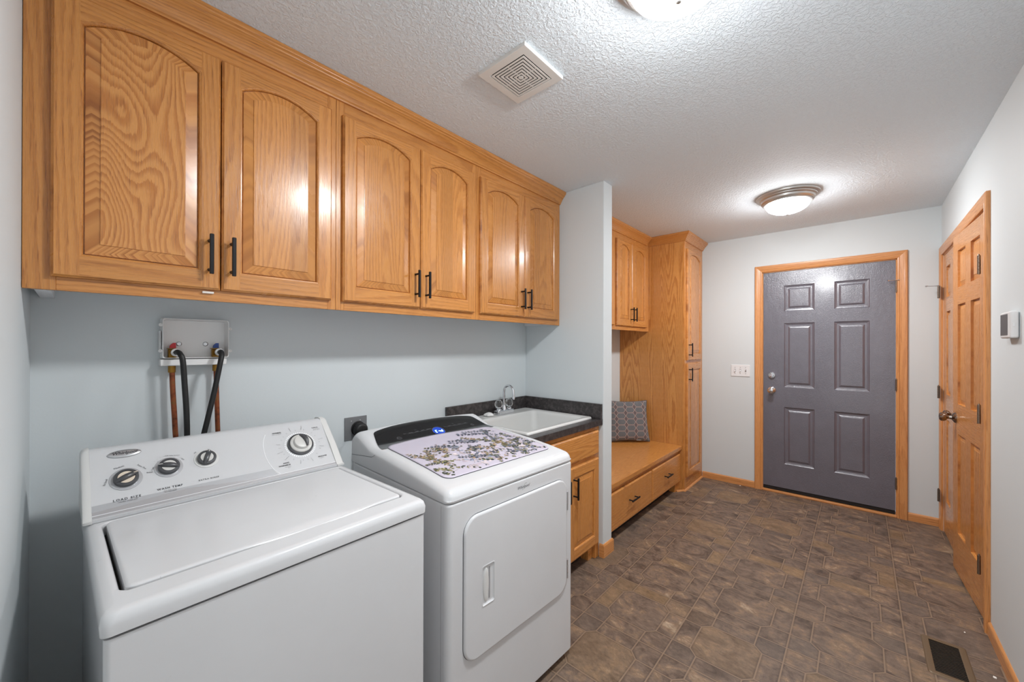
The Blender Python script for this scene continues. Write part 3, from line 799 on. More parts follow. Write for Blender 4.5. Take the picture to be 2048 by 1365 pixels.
bm = newbm(); lathe(bm, [(.045, ZC-.2445), (.045, ZC-.242), (.035, ZC-.2435), (.01, ZC-.244), (0, ZC-.244)], ((SX0+SX1)/2, 1.57, 0), 'z', 24); obj('drain', bm, M_CHROME, t, auto=30)

# faucet
fx, fy, fz = 1.937, 1.806, ZC+.0122
t = thing('faucet', 'chrome gooseneck faucet with two clear knobs at the back of the sink', 'faucet', (fx, fy, fz))
bm = newbm(); box(bm, fx-.078, fx+.078, fy-.026, fy+.026, fz, fz+.028, .007, 3); obj('base', bm, M_CHROME, t, auto=40)
bm = newbm()
lathe(bm, [(.020, fz+.0285), (.018, fz+.036), (.013, fz+.050), (.011, fz+.058)], (fx, fy, 0), 'z', 24)
arc = [(fx, fy, fz+.055), (fx, fy, fz+.120)]+[(fx, fy-.042+.042*math.cos(a), fz+.130+.045*math.sin(a)) for a in [k*PI/10 for k in range(0, 10)]]+[(fx, fy-.086, fz+.118), (fx, fy-.088, fz+.098)]
arc = [(fx, fy, fz+.055), (fx, fy, fz+.14)]+[(fx, fy-.043+.043*math.cos(a), fz+.15+.043*math.sin(a)) for a in [k*PI/12 for k in range(0, 12)]]+[(fx, fy-.088, fz+.135), (fx, fy-.089, fz+.112)]
tube(bm, arc, .0085, 16); lathe(bm, [(.0105, 0), (.0105, .016), (.009, .018)], (fx, fy-.089, fz+.104), 'z', 16)
obj('spout', bm, M_CHROME, t, auto=50)
for s in (-1, 1):
    kx = fx+s*.051
    bm = newbm(); lathe(bm, [(.019, fz+.0285), (.017, fz+.036), (.010, fz+.042), (.010, fz+.046)], (kx, fy, 0), 'z', 24); k_ = obj('valve_collar', bm, M_CHROME, t, auto=40)
    bm = newbm(); seg = 32; rings = []
    for r, z in ((.016, .044), (.0235, .052), (.0255, .064), (.0245, .078), (.0205, .090), (.013, .096)):
        rings.append([bm.verts.new((kx+r*(1+.07*math.cos(8*2*PI*k/seg))*math.cos(2*PI*k/seg), fy+r*(1+.07*math.cos(8*2*PI*k/seg))*math.sin(2*PI*k/seg), fz+z)) for k in range(seg)])
    for a, b in zip(rings, rings[1:]): bridge(bm, a, b)
    bm.faces.new(rings[0]); bm.faces.new(rings[-1])
    o = obj('knob', bm, M_ACR, t, auto=50); o['label'] = 'clear faceted acrylic knob'
# little whitish stopper left of the faucet
bm = newbm(); sx_, sy_ = 1.800, 1.812
seg = 28; rings = []
for r, z, w_ in ((.018, 0, .1), (.029, .004, .18), (.030, .012, .2), (.020, .019, .2), (.008, .024, .1)):
    rings.append([bm.verts.new((sx_+r*(1+w_*math.cos(5*2*PI*k/seg))*math.cos(2*PI*k/seg), sy_+r*(1+w_*math.cos(5*2*PI*k/seg))*math.sin(2*PI*k/seg), fz+z)) for k in range(seg)])
for a, b in zip(rings, rings[1:]): bridge(bm, a, b)
bm.faces.new(rings[0]); bm.faces.new(rings[-1])
tag(obj('sink_stopper', bm, M_PVC, smooth=True), 'small whitish ruffled stopper lying on the sink rim beside the faucet', 'stopper')

# ================================================================== WASHER (local frame: u across, v towards the wall, z up)
WA = math.radians(1.45); WO = (.0285, .953)
t = thing('washing_machine', 'white top-load washer with a knob console, standing nearest the left-hand wall', 'washing machine', (WO[0], WO[1], 0), WA)
WW = .674; ZS, ZT = .866, .907                      # seam and deck height
def bowbox(bm, x0, x1, y0, y1, z0, z1, r, mi=0):
    A = [bm.verts.new((x, y, z0)) for x, y in rrect(x0, x1, y0, y1, r, 5)]; B = [bm.verts.new((x, y, z1)) for x, y in rrect(x0, x1, y0, y1, r, 5)]
    bridge(bm, A, B, mi=mi); bm.faces.new(A).material_index = mi; bm.faces.new(B).material_index = mi
bm = newbm(); bowbox(bm, .004, WW-.004, .003, .69, .018, ZS-.004, .010)
obj('cabinet', bm, M_ENAM, t, local=True, auto=35)
bm = newbm(); bowbox(bm, .010, WW-.010, .009, .66, ZS-.0039, ZS+.0005, .008); o = obj('seam_line', bm, M_DARK, t, local=True)  # dark band filling the joint between cabinet and deck
for (a, b) in ((.03, .05), (WW-.06, .05), (.03, .62), (WW-.06, .62)):
    bm = newbm(); lathe(bm, [(.02, 0), (.02, .010), (.012, .014), (.012, .0178)], (a+.015, b, 0), 'z', 16); obj('foot', bm, M_RUB, t, local=True)
# deck: outer shell with the lid opening
LX0, LX1, LY0, LY1 = .034, .641, .079, .500
bm = newbm()
def dl(x0, x1, y0, y1, r, z, bow=0):
    pts = rrect(x0, x1, y0, y1, r, 6)
    out = []
    for x, y in pts: out.append(bm.verts.new((x, y, z)))
    return out
ol = [dl(.006, WW-.006, .004, .695, .012, ZS+.0006), dl(0, WW, -.001, .70, .014, ZS+.002), dl(-.001, WW+.001, -.002, .70, .015, ZS+.020), dl(.002, WW-.002, .001, .698, .018, ZT-.008), dl(.008, WW-.008, .008, .692, .018, ZT-.002), dl(.018, WW-.018, .018, .685, .016, ZT)]
il = [dl(LX0-.012, LX1+.012, LY0-.012, LY1+.006, .024, ZT), dl(LX0-.006, LX1+.006, LY0-.006, LY1+.004, .022, ZT-.002), dl(LX0-.0035, LX1+.0035, LY0-.0035, LY1+.003, .020, ZT-.008), dl(LX0-.003, LX1+.003, LY0-.003, LY1+.003, .020, ZT-.03)]
for L_ in (ol+il,):
    for a, b in zip(L_, L_[1:]): bridge(bm, a, b)
obj('top_deck', bm, M_ENAM, t, local=True, auto=50)
bm = newbm(); box(bm, LX0-.0025, LX1+.0025, LY0-.0025, LY1+.0025, ZT-.034, ZT-.030); obj('lid_gap_shade', bm, M_DARK, t, local=True)  # dark sheet, paints the shade seen in the gap round the lid
# lid with a shallow finger scoop along the front edge
bm = newbm(); nx, ny = 72, 46
lx0, lx1, ly0, ly1 = LX0+.0035, LX1-.0005, LY0+.0015, LY1
def lidz(x, y):
    # distance to the rounded edge
    r = .016; qx = abs(x-(lx0+lx1)/2)-((lx1-lx0)/2-r); qy = abs(y-(ly0+ly1)/2)-((ly1-ly0)/2-r)
    d = r-(math.hypot(max(qx, 0), max(qy, 0))+min(max(qx, qy), 0))
    z = ZT+.0015
    if d < .006: z -= .0045*(1-d/.006)**2
    s = (x-.39)/.17                                   # scoop centred right of the middle
    if abs(s) < 1 and y < ly0+.040:
        k = (1-s*s)**2; w = max(0, 1-(y-ly0)/.034); z -= .011*k*w*w
    return z
G = []
def sq2disc(x, y, x0, x1, y0, y1, r):
    cxx = min(max(x, x0+r), x1-r); cyy = min(max(y, y0+r), y1-r); a, b = x-cxx, y-cyy
    if abs(a) > 1e-9 and abs(b) > 1e-9:
        m = max(abs(a), abs(b)); h = math.hypot(a, b); return cxx+a/h*m, cyy+b/h*m
    return x, y
def edgey(k, n, a, b):
    # denser samples near both ends
    s = k/n; s = .5-.5*math.cos(PI*s)*(.55+.45*abs(math.cos(PI*s))) ; return a+(b-a)*s
for j in range(ny+1):
    row = []
    for i in range(nx+1):
        x, y = edgey(i, nx, lx0, lx1), edgey(j, ny, ly0, ly1); x, y = sq2disc(x, y, lx0, lx1, ly0, ly1, .016)
        row.append(bm.verts.new((x, y, lidz(x, y))))
    G.append(row)
for j in range(ny):
    for i in range(nx): bm.faces.new((G[j][i], G[j][i+1], G[j+1][i+1], G[j+1][i]))
rim = [G[0][i] for i in range(nx+1)]+[G[j][nx] for j in range(1, ny+1)]+[G[ny][i] for i in range(nx-1, -1, -1)]+[G[j][0] for j in range(ny-1, 0, -1)]
low = [bm.verts.new((v.co.x, v.co.y, ZT-.028)) for v in rim]; bridge(bm, rim, low); bm.faces.new(low)
obj('lid', bm, M_ENAM, t, local=True, auto=60)

# console
CV0 = .512; cdir = Vector((0, .140, .150)).normalized(); cn = Vector((0, -cdir.z, cdir.y))
def cpt(u, V, h=0): return Vector((u, CV0, ZT))+cdir*V+Vector((u*0, 0, 0))+cn*h
def CT(u, V, h=.0006, rot=0):
    m = frame(cpt(u, V, h), (math.cos(rot), math.sin(rot)*cdir.y, math.sin(rot)*cdir.z), Vector((-math.sin(rot), math.cos(rot)*cdir.y, math.cos(rot)*cdir.z)))
    return m
prof = [(CV0, ZT+.0012), (CV0-.001, ZT+.008)]+[tuple((cpt(0, V).y, cpt(0, V).z)) for V in (.012, .10, .205)]
e = cpt(0, .212)
prof += [(e.y+.002, e.z+.003), (e.y+.010, e.z+.0065), (e.y+.025, e.z+.008), (e.y+.050, e.z+.004), (e.y+.060, e.z-.006), (e.y+.062, ZT+.0012)]
def pext(bm, x0, x1, grow=0, mi=0, r=0):
    cyy = sum(p[0] for p in prof)/len(prof); czz = sum(p[1] for p in prof)/len(prof)
    def ring(x, g): return [bm.verts.new((x, y+(-g if y < cyy+.03 else g)*.9, z+(g if z > ZT+.02 else 0))) for y, z in prof]
    if r: rs = [ring(x0, grow-r), ring(x0+r*.3, grow-r*.3), ring(x0+r, grow), ring(x1, grow)] if r > 0 else [ring(x0, grow), ring(x1+r, grow), ring(x1+r*.3, grow+r*.3), ring(x1, grow+r)]
    else: rs = [ring(x0, grow), ring(x1, grow)]
    for a, b in zip(rs, rs[1:]): bridge(bm, a, b, mi=mi)
    bm.faces.new(rs[0]).material_index = mi; bm.faces.new(rs[-1]).material_index = mi
bm = newbm(); pext(bm, .014, .647); obj('control_console', bm, M_CONS, t, local=True, auto=30)
def endcap(bm, xo, xi, r=.016, grow=.0035):
    sg = 1 if xi > xo else -1; rs = []
    cyy = CV0+.10
    for k in range(7):
        th = PI/2*k/6; x = xo+sg*r*(1-math.cos(th)) if abs(xi-xo) > r else xo+(xi-xo)*(1-math.cos(th)); f = 1-(r*(1-math.sin(th)))/.165
        rs.append([bm.verts.new((x, cyy+(y-cyy+(-grow if y < cyy else grow))*(f*.35+.65), ZT+.0012+(z-ZT-.0012+(grow if z > ZT+.02 else 0))*f)) for y, z in prof])
    rs.append([bm.verts.new((xi, v.co.y, v.co.z)) for v in rs[-1]])
    for a, b in zip(rs, rs[1:]): bridge(bm, a, b)
    bm.faces.new(rs[0]); bm.faces.new(rs[-1])
bm = newbm(); endcap(bm, -.003, .0138); obj('console_end_cap', bm, M_ENAMW, t, local=True, auto=50)
bm = newbm(); endcap(bm, .673, .6472); obj('console_end_cap', bm, M_ENAMW, t, local=True, auto=50)
# printed bands, arc and lettering
def flat(bm, pts, mi=0, h=.0004): f = bm.faces.new([bm.verts.new(cpt(u, V, h)) for u, V in pts]); f.material_index = mi
bm = newbm()
flat(bm, [(.0142, .022), (.449, .022), (.436, .047), (.24, .049), (.0142, .049)], 1, .0003)
flat(bm, [(.0142, .022), (.40, .022), (.20, .043), (.0142, .030)], 0, .0005)
flat(bm, [(.0142, .013), (.6468, .013), (.6468, .0195), (.0142, .0195)], 0, .0004)
flat(bm, [(.0142, .0198), (.6468, .0198), (.6468, .0212), (.0142, .0212)], 2, .0006)
ac = [(.4438, .1856), (.4335, .162), (.4278, .133), (.4270, .100), (.4320, .069), (.4420, .042), (.4560, .022)]
ap = smoothpath([(a, b, 0) for a, b in ac], 5)
for a, b in zip(ap, ap[1:]): flat(bm, [(a.x-.0009, a.y), (b.x-.0009, b.y), (b.x+.0009, b.y), (a.x+.0009, a.y)], 2, .0007)
for k in range(44):                                # white timer scale with gaps
    a0 = math.radians(8.18*k+1); a1 = math.radians(8.18*k+6.6)
    q = lambda r, a: (.5465+r*math.cos(a), .1205+r*math.sin(a))
    flat(bm, [q(.0455, a0), q(.0535, a0), q(.0535, a1), q(.0455, a1)], 2, .0006)
obj('printed_band', bm, [M_BAND2, M_BAND1, M_WHITEL], t, local=True)
bm = newbm()
def ct(txt, size, u, V, mi=0, rot=0, **kw): addtext(bm, txt, size, CT(u, V, .0009, math.radians(rot)), mi, **kw)
ct('LOAD SIZE', .0088, .081, .0515, spacing=1.35, weight=.0002); ct('VARIABLE WATER LEVEL', .0036, .082, .0440)
ct('WASH TEMP', .0084, .171, .0575, spacing=1.3, weight=.0002); ct('Auto Temp Control', .0036, .171, .0500); ct('ALL COLD RINSES', .0034, .171, .0455)
ct('EXTRA RINSE', .0066, .263, .0598, spacing=1.35, weight=.0001)
ct('Ex Small', .0060, .042, .112, 0, 72); ct('Medium', .0066, .070, .152, 0, 14); ct('Super Plus', .0060, .1165, .142, 0, -48); ct('Reset', .0062, .132, .119)
ct('Cold', .0058, .139, .128, 0, 65); ct('Cool', .0058, .156, .150, 0, 24); ct('Warm', .0056, .183, .155, 0, -4); ct('Hot', .0056, .209, .144, 0, -46)
ct('Auto Temp Control', .0042, .186, .1625, 0, -8)
for k in range(12):
    a = math.radians(30+k*10); pass
ct('Off', .0052, .241, .159, 0, 35); ct('On', .0052, .276, .163)
ct('NORMAL', .0072, .4810, .1850, weight=.0002); ct('High to Low Agitation', .0034, .4790, .1785)
ct('CASUAL', .0066, .6160, .1845, weight=.0001); ct('Permanent Press', .0034, .6200, .1785); ct('High to Low Agitation', .0030, .6190, .1735)
ct('HAND', .0068, .4830, .0575, weight=.0002); ct('WASHABLES', .0068, .4760, .0490, weight=.0002); ct('Gentle Agitation', .0032, .4850, .0420); ct('Speed', .0032, .4880, .0375)
ct('DELICATES', .0064, .6080, .0560, weight=.0002); ct('Low Agitation', .0032, .6030, .0495)
for txt, a, r, w in (('Regular', 168, .073, .0042), ('Heavy', 180, .070, .0038), ('Super Wash', 194, .075, .0040), ('Off', 204, .068, .0036), ('Knit/Gentle', 218, .072, .0044), ('Off', 236, .066, .0042), ('Regular', 256, .072, .0050), ('Off', 264, .066, .0038), ('Off', 278, .066, .0038), ('Knit/Silk', 288, .073, .0046), ('Off', 312, .067, .0038), ('Off', 334, .069, .0046), ('4 Regular', 343, .074, .0046), ('Off', 358, .067, .0036), ('Less Soiled', 8, .076, .0038), ('Off', 25, .066, .0036), ('Soak', 40, .066, .0036), ('Off', 66, .067, .0042), ('8 Regular', 74, .075, .0048), ('Off', 92, .064, .0036), ('6 Medium', 106, .073, .0044), ('Off', 122, .066, .0038), ('14', 138, .066, .0042), ('Off', 152, .066, .0038)):
    aa = math.radians(a); rt = a if math.cos(aa) >= 0 else a+180
    ct(txt, w, .5465+r*math.cos(aa), .1205+r*math.sin(aa), 1, rt)
# tick lines round the temperature knob
for k in range(9):
    a = math.radians(40+k*12); u0, V0 = .174+.041*math.cos(a), .124+.041*math.sin(a)
    flat(bm, [(u0-.0014, V0), (u0+.0014, V0), (u0+.0014, V0+.0004), (u0-.0014, V0+.0004)], 1, .0008)
obj('lettering', bm, [M_INK, M_INKL], t, local=True)
# oval badge
bm = newbm(); n = 48; R0 = []
for rr_, h in ((1, .0005), (1, .002), (.95, .0032), (.6, .0042)):
    R0.append([bm.verts.new(cpt(.0835+.0355*rr_*math.cos(2*PI*k/n), .1945+.0128*rr_*math.sin(2*PI*k/n), h)) for k in range(n)])
for a, b in zip(R0, R0[1:]): bridge(bm, a, b)
bm.faces.new(R0[-1]); bm.faces.new(R0[0])
bd = obj('badge', bm, M_SILV, t, local=True, smooth=True); bd['label'] = 'silver oval badge with script lettering'
bm = newbm(); addtext(bm, 'Whirlpool', .0125, CT(.0835, .1952, .0046), 0, shear=.25, weight=.0003)
pp = smoothpath([(.064, .1985, 0), (.068, .2010, 0), (.074, .1995, 0)], 4)
for a, b in zip(pp, pp[1:]): flat(bm, [(a.x, a.y-.0004), (b.x, b.y-.0004), (b.x, b.y+.0004), (a.x, a.y+.0004)], 0, .0047)
obj('badge_lettering', bm, M_INK, bd, local=True)

def wknob(u, V, r, ang, inner, ring=True, label=None):
    """round charcoal knob with a raised bar pointing at angle ang and pale half-moon insets"""
    c = cpt(u, V); Rm = CT(0, 0).to_3x3()
    Rm = Matrix((Vector((1, 0, 0)), cdir, cn)).transposed()
    if ring:
        bm = newbm(); lathe(bm, [(r*1.32, .0004), (r*1.30, .0018), (r*1.02, .0026), (r*.5, .0026)], c, Rm, 40); k0 = obj('knob_ring', bm, M_BAND1 if r > .025 else M_ENAMW, t, local=True, auto=40)
    bm = newbm(); lathe(bm, [(r, .0028), (r, .010), (r*.96, .0125), (r*.74, .0130), (r*.70, .0115), (r*.68, .0110), (0, .0112)], c, Rm, 40)
    for f in bm.faces:
        pass
    a = math.radians(ang); d = Vector((math.cos(a), math.sin(a))); p = Vector((-d.y, d.x))
    def bp_(s, w, h): q = d*s+p*w; return bm.verts.new(c+Rm @ Vector((q.x, q.y, h)))
    sec = []
    for s in [-.98, -.7, -.4, 0, .4, .7, 1.0]:
        wd = (.17+.10*(1-s*s))*r; hh = .014+.0075*(1-s*s)
        sec.append([bp_(s*r, -wd, .0105), bp_(s*r, -wd*.85, hh-.002), bp_(s*r, -wd*.4, hh), bp_(s*r, wd*.4, hh), bp_(s*r, wd*.85, hh-.002), bp_(s*r, wd, .0105)])
    for A_, B_ in zip(sec, sec[1:]): bridge(bm, A_, B_, True)
    bm.faces.new(sec[0]); bm.faces.new(sec[-1])
    kb = obj('knob', bm, M_KNOBD, t, local=True, auto=40)
    if label: kb['label'] = label
    bm = newbm()
    for s in (-1, 1):
        pts = []
        for k in range(17):
            th = PI*k/16; x_ = .68*r*math.cos(th); y_ = .68*r*math.sin(th)
            if y_ > .26*r or k in (0, 16): pts.append((x_ if y_ > .26*r else math.copysign(.62*r, x_), s*max(y_, .28*r)))
        f = bm.faces.new([bm.verts.new(c+Rm @ Vector(((d*x+p*y).x, (d*x+p*y).y, .0122))) for x, y in pts])
    q0, q1, w = d*(r*.62), d*(r*1.0), p*.0011
    bm.faces.new([bm.verts.new(c+Rm @ Vector((z_.x, z_.y, h))) for z_, h in ((q0-w, .0195), (q1-w, .0152), (q1+w, .0152), (q0+w, .0195))])
    obj('knob_inset', bm, inner, kb, local=True)
wknob(.082, .1115, .0262, 24, M_KNOBC, label='charcoal load size knob with a cream insert')
wknob(.1745, .1245, .0252, 163, M_KNOBL, label='charcoal wash temperature knob')
wknob(.2665, .1310, .0245, 68, M_KNOBL, label='charcoal extra rinse knob')
# timer dial
c = cpt(.5465, .1205); Rm = Matrix((Vector((1, 0, 0)), cdir, cn)).transposed()
bm = newbm(); lathe(bm, [(.0440, .0006), (.0435, .008), (.0395, .0095), (.0385, .006), (.02, .005)], c, Rm, 56); dl0 = obj('dial_skirt', bm, M_KNOBD, t, local=True, auto=40)
bm = newbm(); lathe(bm, [(.0375, .0065), (.0370, .012), (.0345, .0145), (.0290, .016), (.0275, .022), (.0262, .026), (.024, .0275), (0, .028)], c, Rm, 56)
dk = obj('timer_dial', bm, M_KNOBL, t, local=True, auto=35); dk['label'] = 'silver-white timer dial with charcoal grip'
bm = newbm()
a = math.radians(105); d = Vector((math.cos(a), math.sin(a))); p = Vector((-d.y, d.x)); sec = []
for s in [-1.0, -.8, -.5, -.2, .1, .4, .7, .9, 1.0]:
    wd = .0075*math.sqrt(max(0.05, 1-s*s*.8)); off = -.0040+.0085*(1-s*s)*-1
    def q_(w, h): z_ = d*(s*.0265)+p*(w+off); return bm.verts.new(c+Rm @ Vector((z_.x, z_.y, h)))
    hh = .0285+.009*(1-s*s*.7)
    sec.append([q_(-wd, .0275), q_(-wd*.7, hh), q_(wd*.7, hh), q_(wd, .0275)])
for A_, B_ in zip(sec, sec[1:]): bridge(bm, A_, B_, True)
bm.faces.new(sec[0]); bm.faces.new(sec[-1])
obj('dial_grip', bm, M_KNOBD, dk, local=True, auto=40)

# ================================================================== DRYER
DA = math.radians(-1.85); DO = (.786, .9755); DW = .688
t = thing('dryer', 'white front-load dryer with a digital console between the washer and the sink', 'dryer', (DO[0], DO[1], 0), DA)
DS = .857
bm = newbm()
def dring(z, d=0, r=.022): return [bm.verts.new((x, y, z)) for x, y in rrect(d, DW-d, d, .69-d, r, 6)]
rs = [dring(.022, .012), dring(.028, .003), dring(.034, 0), dring(DS-.010, 0), dring(DS-.004, .002), dring(DS-.002, .005)]
for a, b in zip(rs, rs[1:]): bridge(bm, a, b)
bm.faces.new(rs[0]); bm.faces.new(rs[-1])
obj('cabinet', bm, M_ENAM, t, local=True, auto=50)
bm = newbm(); box(bm, -.0006, .0004, .034, .0353, .04, DS-.01); obj('panel_seam', bm, M_BAND2, t, local=True)      # fold line of the side panel
bm = newbm(); A = dring(DS-.0019, .007); B = dring(DS+.0008, .007); bridge(bm, A, B); bm.faces.new(A); bm.faces.new(B); obj('seam_line', bm, M_DARK, t, local=True)  # dark band in the joint below the top shell
for a, b in ((.05, .06), (DW-.05, .06), (.05, .62), (DW-.05, .62)):
    bm = newbm(); lathe(bm, [(.02, 0), (.02, .010), (.012, .014), (.012, .0215)], (a, b, 0), 'z', 16); obj('foot', bm, M_RUB, t, local=True)
PT = [(0, .8930), (.05, .9025), (.109, .9110), (.212, .9225), (.374, .9350), (.50, .9430), (.528, .9475), (.545, .9545), (.60, .9805), (.625, .9915), (.640, .9970), (.655, .9995), (.668, .9970), (.680, .9900), (.690, .9780)]
def P0(v):
    if v <= 0: return PT[0][1]
    for (a, za), (b, zb) in zip(PT, PT[1:]):
        if v <= b: s = (v-a)/(b-a); return za+(zb-za)*s
    return PT[-1][1]
def P1(v): return (P0(v-.006)+2*P0(v)+P0(v+.006))/4 if v < .683 else P0(v)
def arch(u): s = (u-DW/2)/(DW/2); return 1-.22*s*s
def PZ(u, v):
    z = P1(v)
    if v > .50: z = .943+(z-.943)*arch(u)
    return z
def DZf(u, v):
    rf = .030
    x0, x1, y0, y1 = 0, DW, 0, .690
    qx = abs(u-DW/2)-(DW/2-rf); qy = abs(v-.345)-(.345-rf)
    d = rf-(math.hypot(max(qx, 0), max(qy, 0))+min(max(qx, qy), 0))
    if v > .60: dx = min(u, DW-u); d = min(dx, rf) if dx < rf else rf
    z = PZ(u, v)
    if d < rf: z -= (rf-math.sqrt(max(0, rf*rf-(rf-d)**2)))*.95
    return z
bm = newbm(); nu, nv = 90, 110; G = []
def dense(k, n, a, b):
    s = k/n; return a+(b-a)*(s-.12*math.sin(2*PI*s))
for j in range(nv+1):
    row = []
    for i in range(nu+1):
        x, y = dense(i, nu, 0, DW), dense(j, nv, 0, .690)
        if y < .3: x, y = sq2disc(x, y, 0, DW, 0, .9, .026)
        row.append(bm.verts.new((x, y, DZf(x, y))))
    G.append(row)
for j in range(nv):
    for i in range(nu): bm.faces.new((G[j][i], G[j][i+1], G[j+1][i+1], G[j+1][i]))
rim = [G[0][i] for i in range(nu+1)]+[G[j][nu] for j in range(1, nv+1)]+[G[nv][i] for i in range(nu-1, -1, -1)]+[G[j][0] for j in range(nv-1, 0, -1)]
cu, cv = DW/2, .345
def below(z, g): return [bm.verts.new((v.co.x+(g if v.co.x > cu else -g)*(1 if abs(v.co.x-cu) > .3 else 0), v.co.y+(-g if v.co.y < .1 else 0), z)) for v in rim]
L1, L2 = below(DS+.008, .001), below(DS+.0012, -.001)
bridge(bm, rim, L1); bridge(bm, L1, L2); bm.faces.new(L2)
obj('top_shell', bm, M_ENAM, t, local=True, auto=60)
# seam of the console end on each side
for ux in (-.0012, DW+.0004):
    bm = newbm()
    pts = [(.688, .889), (.505, .912), (.478, .925)]
    A = [bm.verts.new((ux, *q)) for q in pts]; B = [bm.verts.new((ux, a, z+.0016)) for a, z in pts]; bridge(bm, A, B, False)
    obj('console_seam', bm, M_INK, t, local=True)
# black glass control panel following the console slope
def surf(u, v, h): return Vector((u, v, PZ(u, v)+h))
bm = newbm(); n_u, n_v = 60, 26; G = []
for j in range(n_v+1):
    s = j/n_v; row = []
    for i in range(n_u+1):
        w = i/n_u*2-1
        vmax = .648-.020*abs(w)**3; vmin = .478
        v = vmin+(vmax-vmin)*s
        half = .314-.036*s**1.4
        rr_ = .02
        if s > .86: half -= rr_*(1-math.sqrt(max(0, 1-((s-.86)/.14)**2)))
        u = DW/2+w*half
        row.append(bm.verts.new(surf(u, v, .0016)))
    G.append(row)
for j in range(n_v):
    for i in range(n_u): bm.faces.new((G[j][i], G[j][i+1], G[j+1][i+1], G[j+1][i]))
cp_ = obj('control_panel', bm, M_GLASSB, t, local=True, smooth=True); cp_['label'] = 'glossy black touch panel'
# panel print (s along slope measured from v=.525)
sdir = Vector((0, .105, .049)).normalized(); sn = Vector((0, -sdir.z, sdir.y))
def dpt(u, s, h=.0014):
    v = .520+s*sdir.y; return Vector((u, v, PZ(u, v)+h+.0016))
def DT(u, s, rot=0, h=.0014): return frame(dpt(u, s, h), (1, 0, 0), sdir)
def toL(x, s):
    # world x on the panel -> local u ; world slope origin y=1.50
    u = (x-DO[0])/math.cos(DA); return u, s+u*.0323*.9-.018
bm = newbm()
du, ds = toL(1.144, .036)
disc = [bm.verts.new(dpt(du+.031*math.cos(2*PI*k/40), ds+.031*math.sin(2*PI*k/40), .0006)) for k in range(40)]
bm.faces.new(disc).material_index = 1
def ringp(u, s, r, w, mi, n=36, h=.0012):
    A_ = [bm.verts.new(dpt(u+(r+w)*math.cos(2*PI*k/n), s+(r+w)*math.sin(2*PI*k/n), h)) for k in range(n)]
    B_ = [bm.verts.new(dpt(u+r*math.cos(2*PI*k/n), s+r*math.sin(2*PI*k/n), h)) for k in range(n)]
    bridge(bm, A_, B_, mi=mi)
ringp(du, ds, .0315, .0008, 2)
def seg(x0, y0, x1, y1, w=.0011):
    a, b = Vector((x0, y0)), Vector((x1, y1)); d_ = (b-a).normalized(); p_ = Vector((-d_.y, d_.x))*w; a = a-d_*w*.5; b = b+d_*w*.5
    f = bm.faces.new([bm.verts.new(dpt(du+q.x, ds-.002+q.y, .0020)) for q in (a-p_, b-p_, b+p_, a+p_)]); f.material_index = 0
# 'E','n','d' in seven-segment style
W_, H__ = .0085, .008
for X0, segs in ((-.0185, 'afged'), (-.0035, 'ceg'), (.0105, 'bcdeg')):
    if 'a' in segs: seg(X0, H__, X0+W_, H__)
    if 'g' in segs: seg(X0, 0, X0+W_, 0)
    if 'd' in segs: seg(X0, -H__, X0+W_, -H__)
    if 'f' in segs: seg(X0, .0008, X0, H__-.0008)
    if 'e' in segs: seg(X0, -H__+.0008, X0, -.0008)
    if 'b' in segs: seg(X0+W_, .0008, X0+W_, H__-.0008)
    if 'c' in segs: seg(X0+W_, -H__+.0008, X0+W_, -.0008)
obj('display', bm, [M_LED, M_LEDH, M_INKL], cp_, local=True)
bm = newbm()
def dtx(txt, x, s, size, mi=0): u_, s_ = toL(x, s); addtext(bm, txt, size, DT(u_, s_, 0, .0016), mi)
for txt, x in (('Wool', .972), ('Delicate', 1.003), ('Casual', 1.036), ('Normal', 1.069), ('Heavy Duty', 1.103)): dtx(txt, x, .064, .0058)
for txt, x in (('Temp', 1.192), ('Dryness', 1.222), ('Timed', 1.252), ('Wrinkle', 1.285), ('Steam', 1.325)): dtx(txt, x, .056, .0058)
dtx('Cycles', 1.036, .076, .0040); dtx('Options', 1.252, .068, .0040)
for x0_, x1_, s_ in ((.985, 1.115, .0585), (1.20, 1.338, .0510)):
    a_, b_ = toL(x0_, s_), toL(x1_, s_)
    bm.faces.new([bm.verts.new(dpt(u_, q_, .0014)) for u_, q_ in (a_, b_, (b_[0], b_[1]+.0006), (a_[0], a_[1]+.0006))])
for x, s, r in ((.934, .043, .0100), (.934, .043, .0045), (1.354, .030, .0085), (1.354, .030, .004)):
    u_, s_ = toL(x, s); ringp(u_, s_, r, .0008, 0, 24, .0014)
obj('panel_lettering', bm, M_INKL, cp_, local=True)
# door
def front(bm, pts, y, mi=0): return [bm.verts.new((x, y, z)) for x, z in pts]
def dloop(d, r=.058):
    return rrect(.064+d, .633-d, .308+d, .796-d, max(r-d, .004), 9)
bm = newbm()
rs = [front(bm, dloop(0), -.0002), front(bm, dloop(0), -.0052), front(bm, dloop(.003), -.0088), front(bm, dloop(.008), -.0098)]
for a, b in zip(rs, rs[1:]): bridge(bm, a, b)
bm.faces.new(rs[0])
# front face with the handle pocket
hx0, hx1, hz0, hz1 = .1395, .1965, .474, .611
def hl(d, y, r=.006): return front(bm, rrect(hx0+d, hx1-d, hz0+d, hz1-d, r, 4), y)
hr = [hl(-.0025, -.0098), hl(-.001, -.0112), hl(.001, -.0112), hl(.0025, -.0080), hl(.006, -.0060), hl(.008, -.0058)]
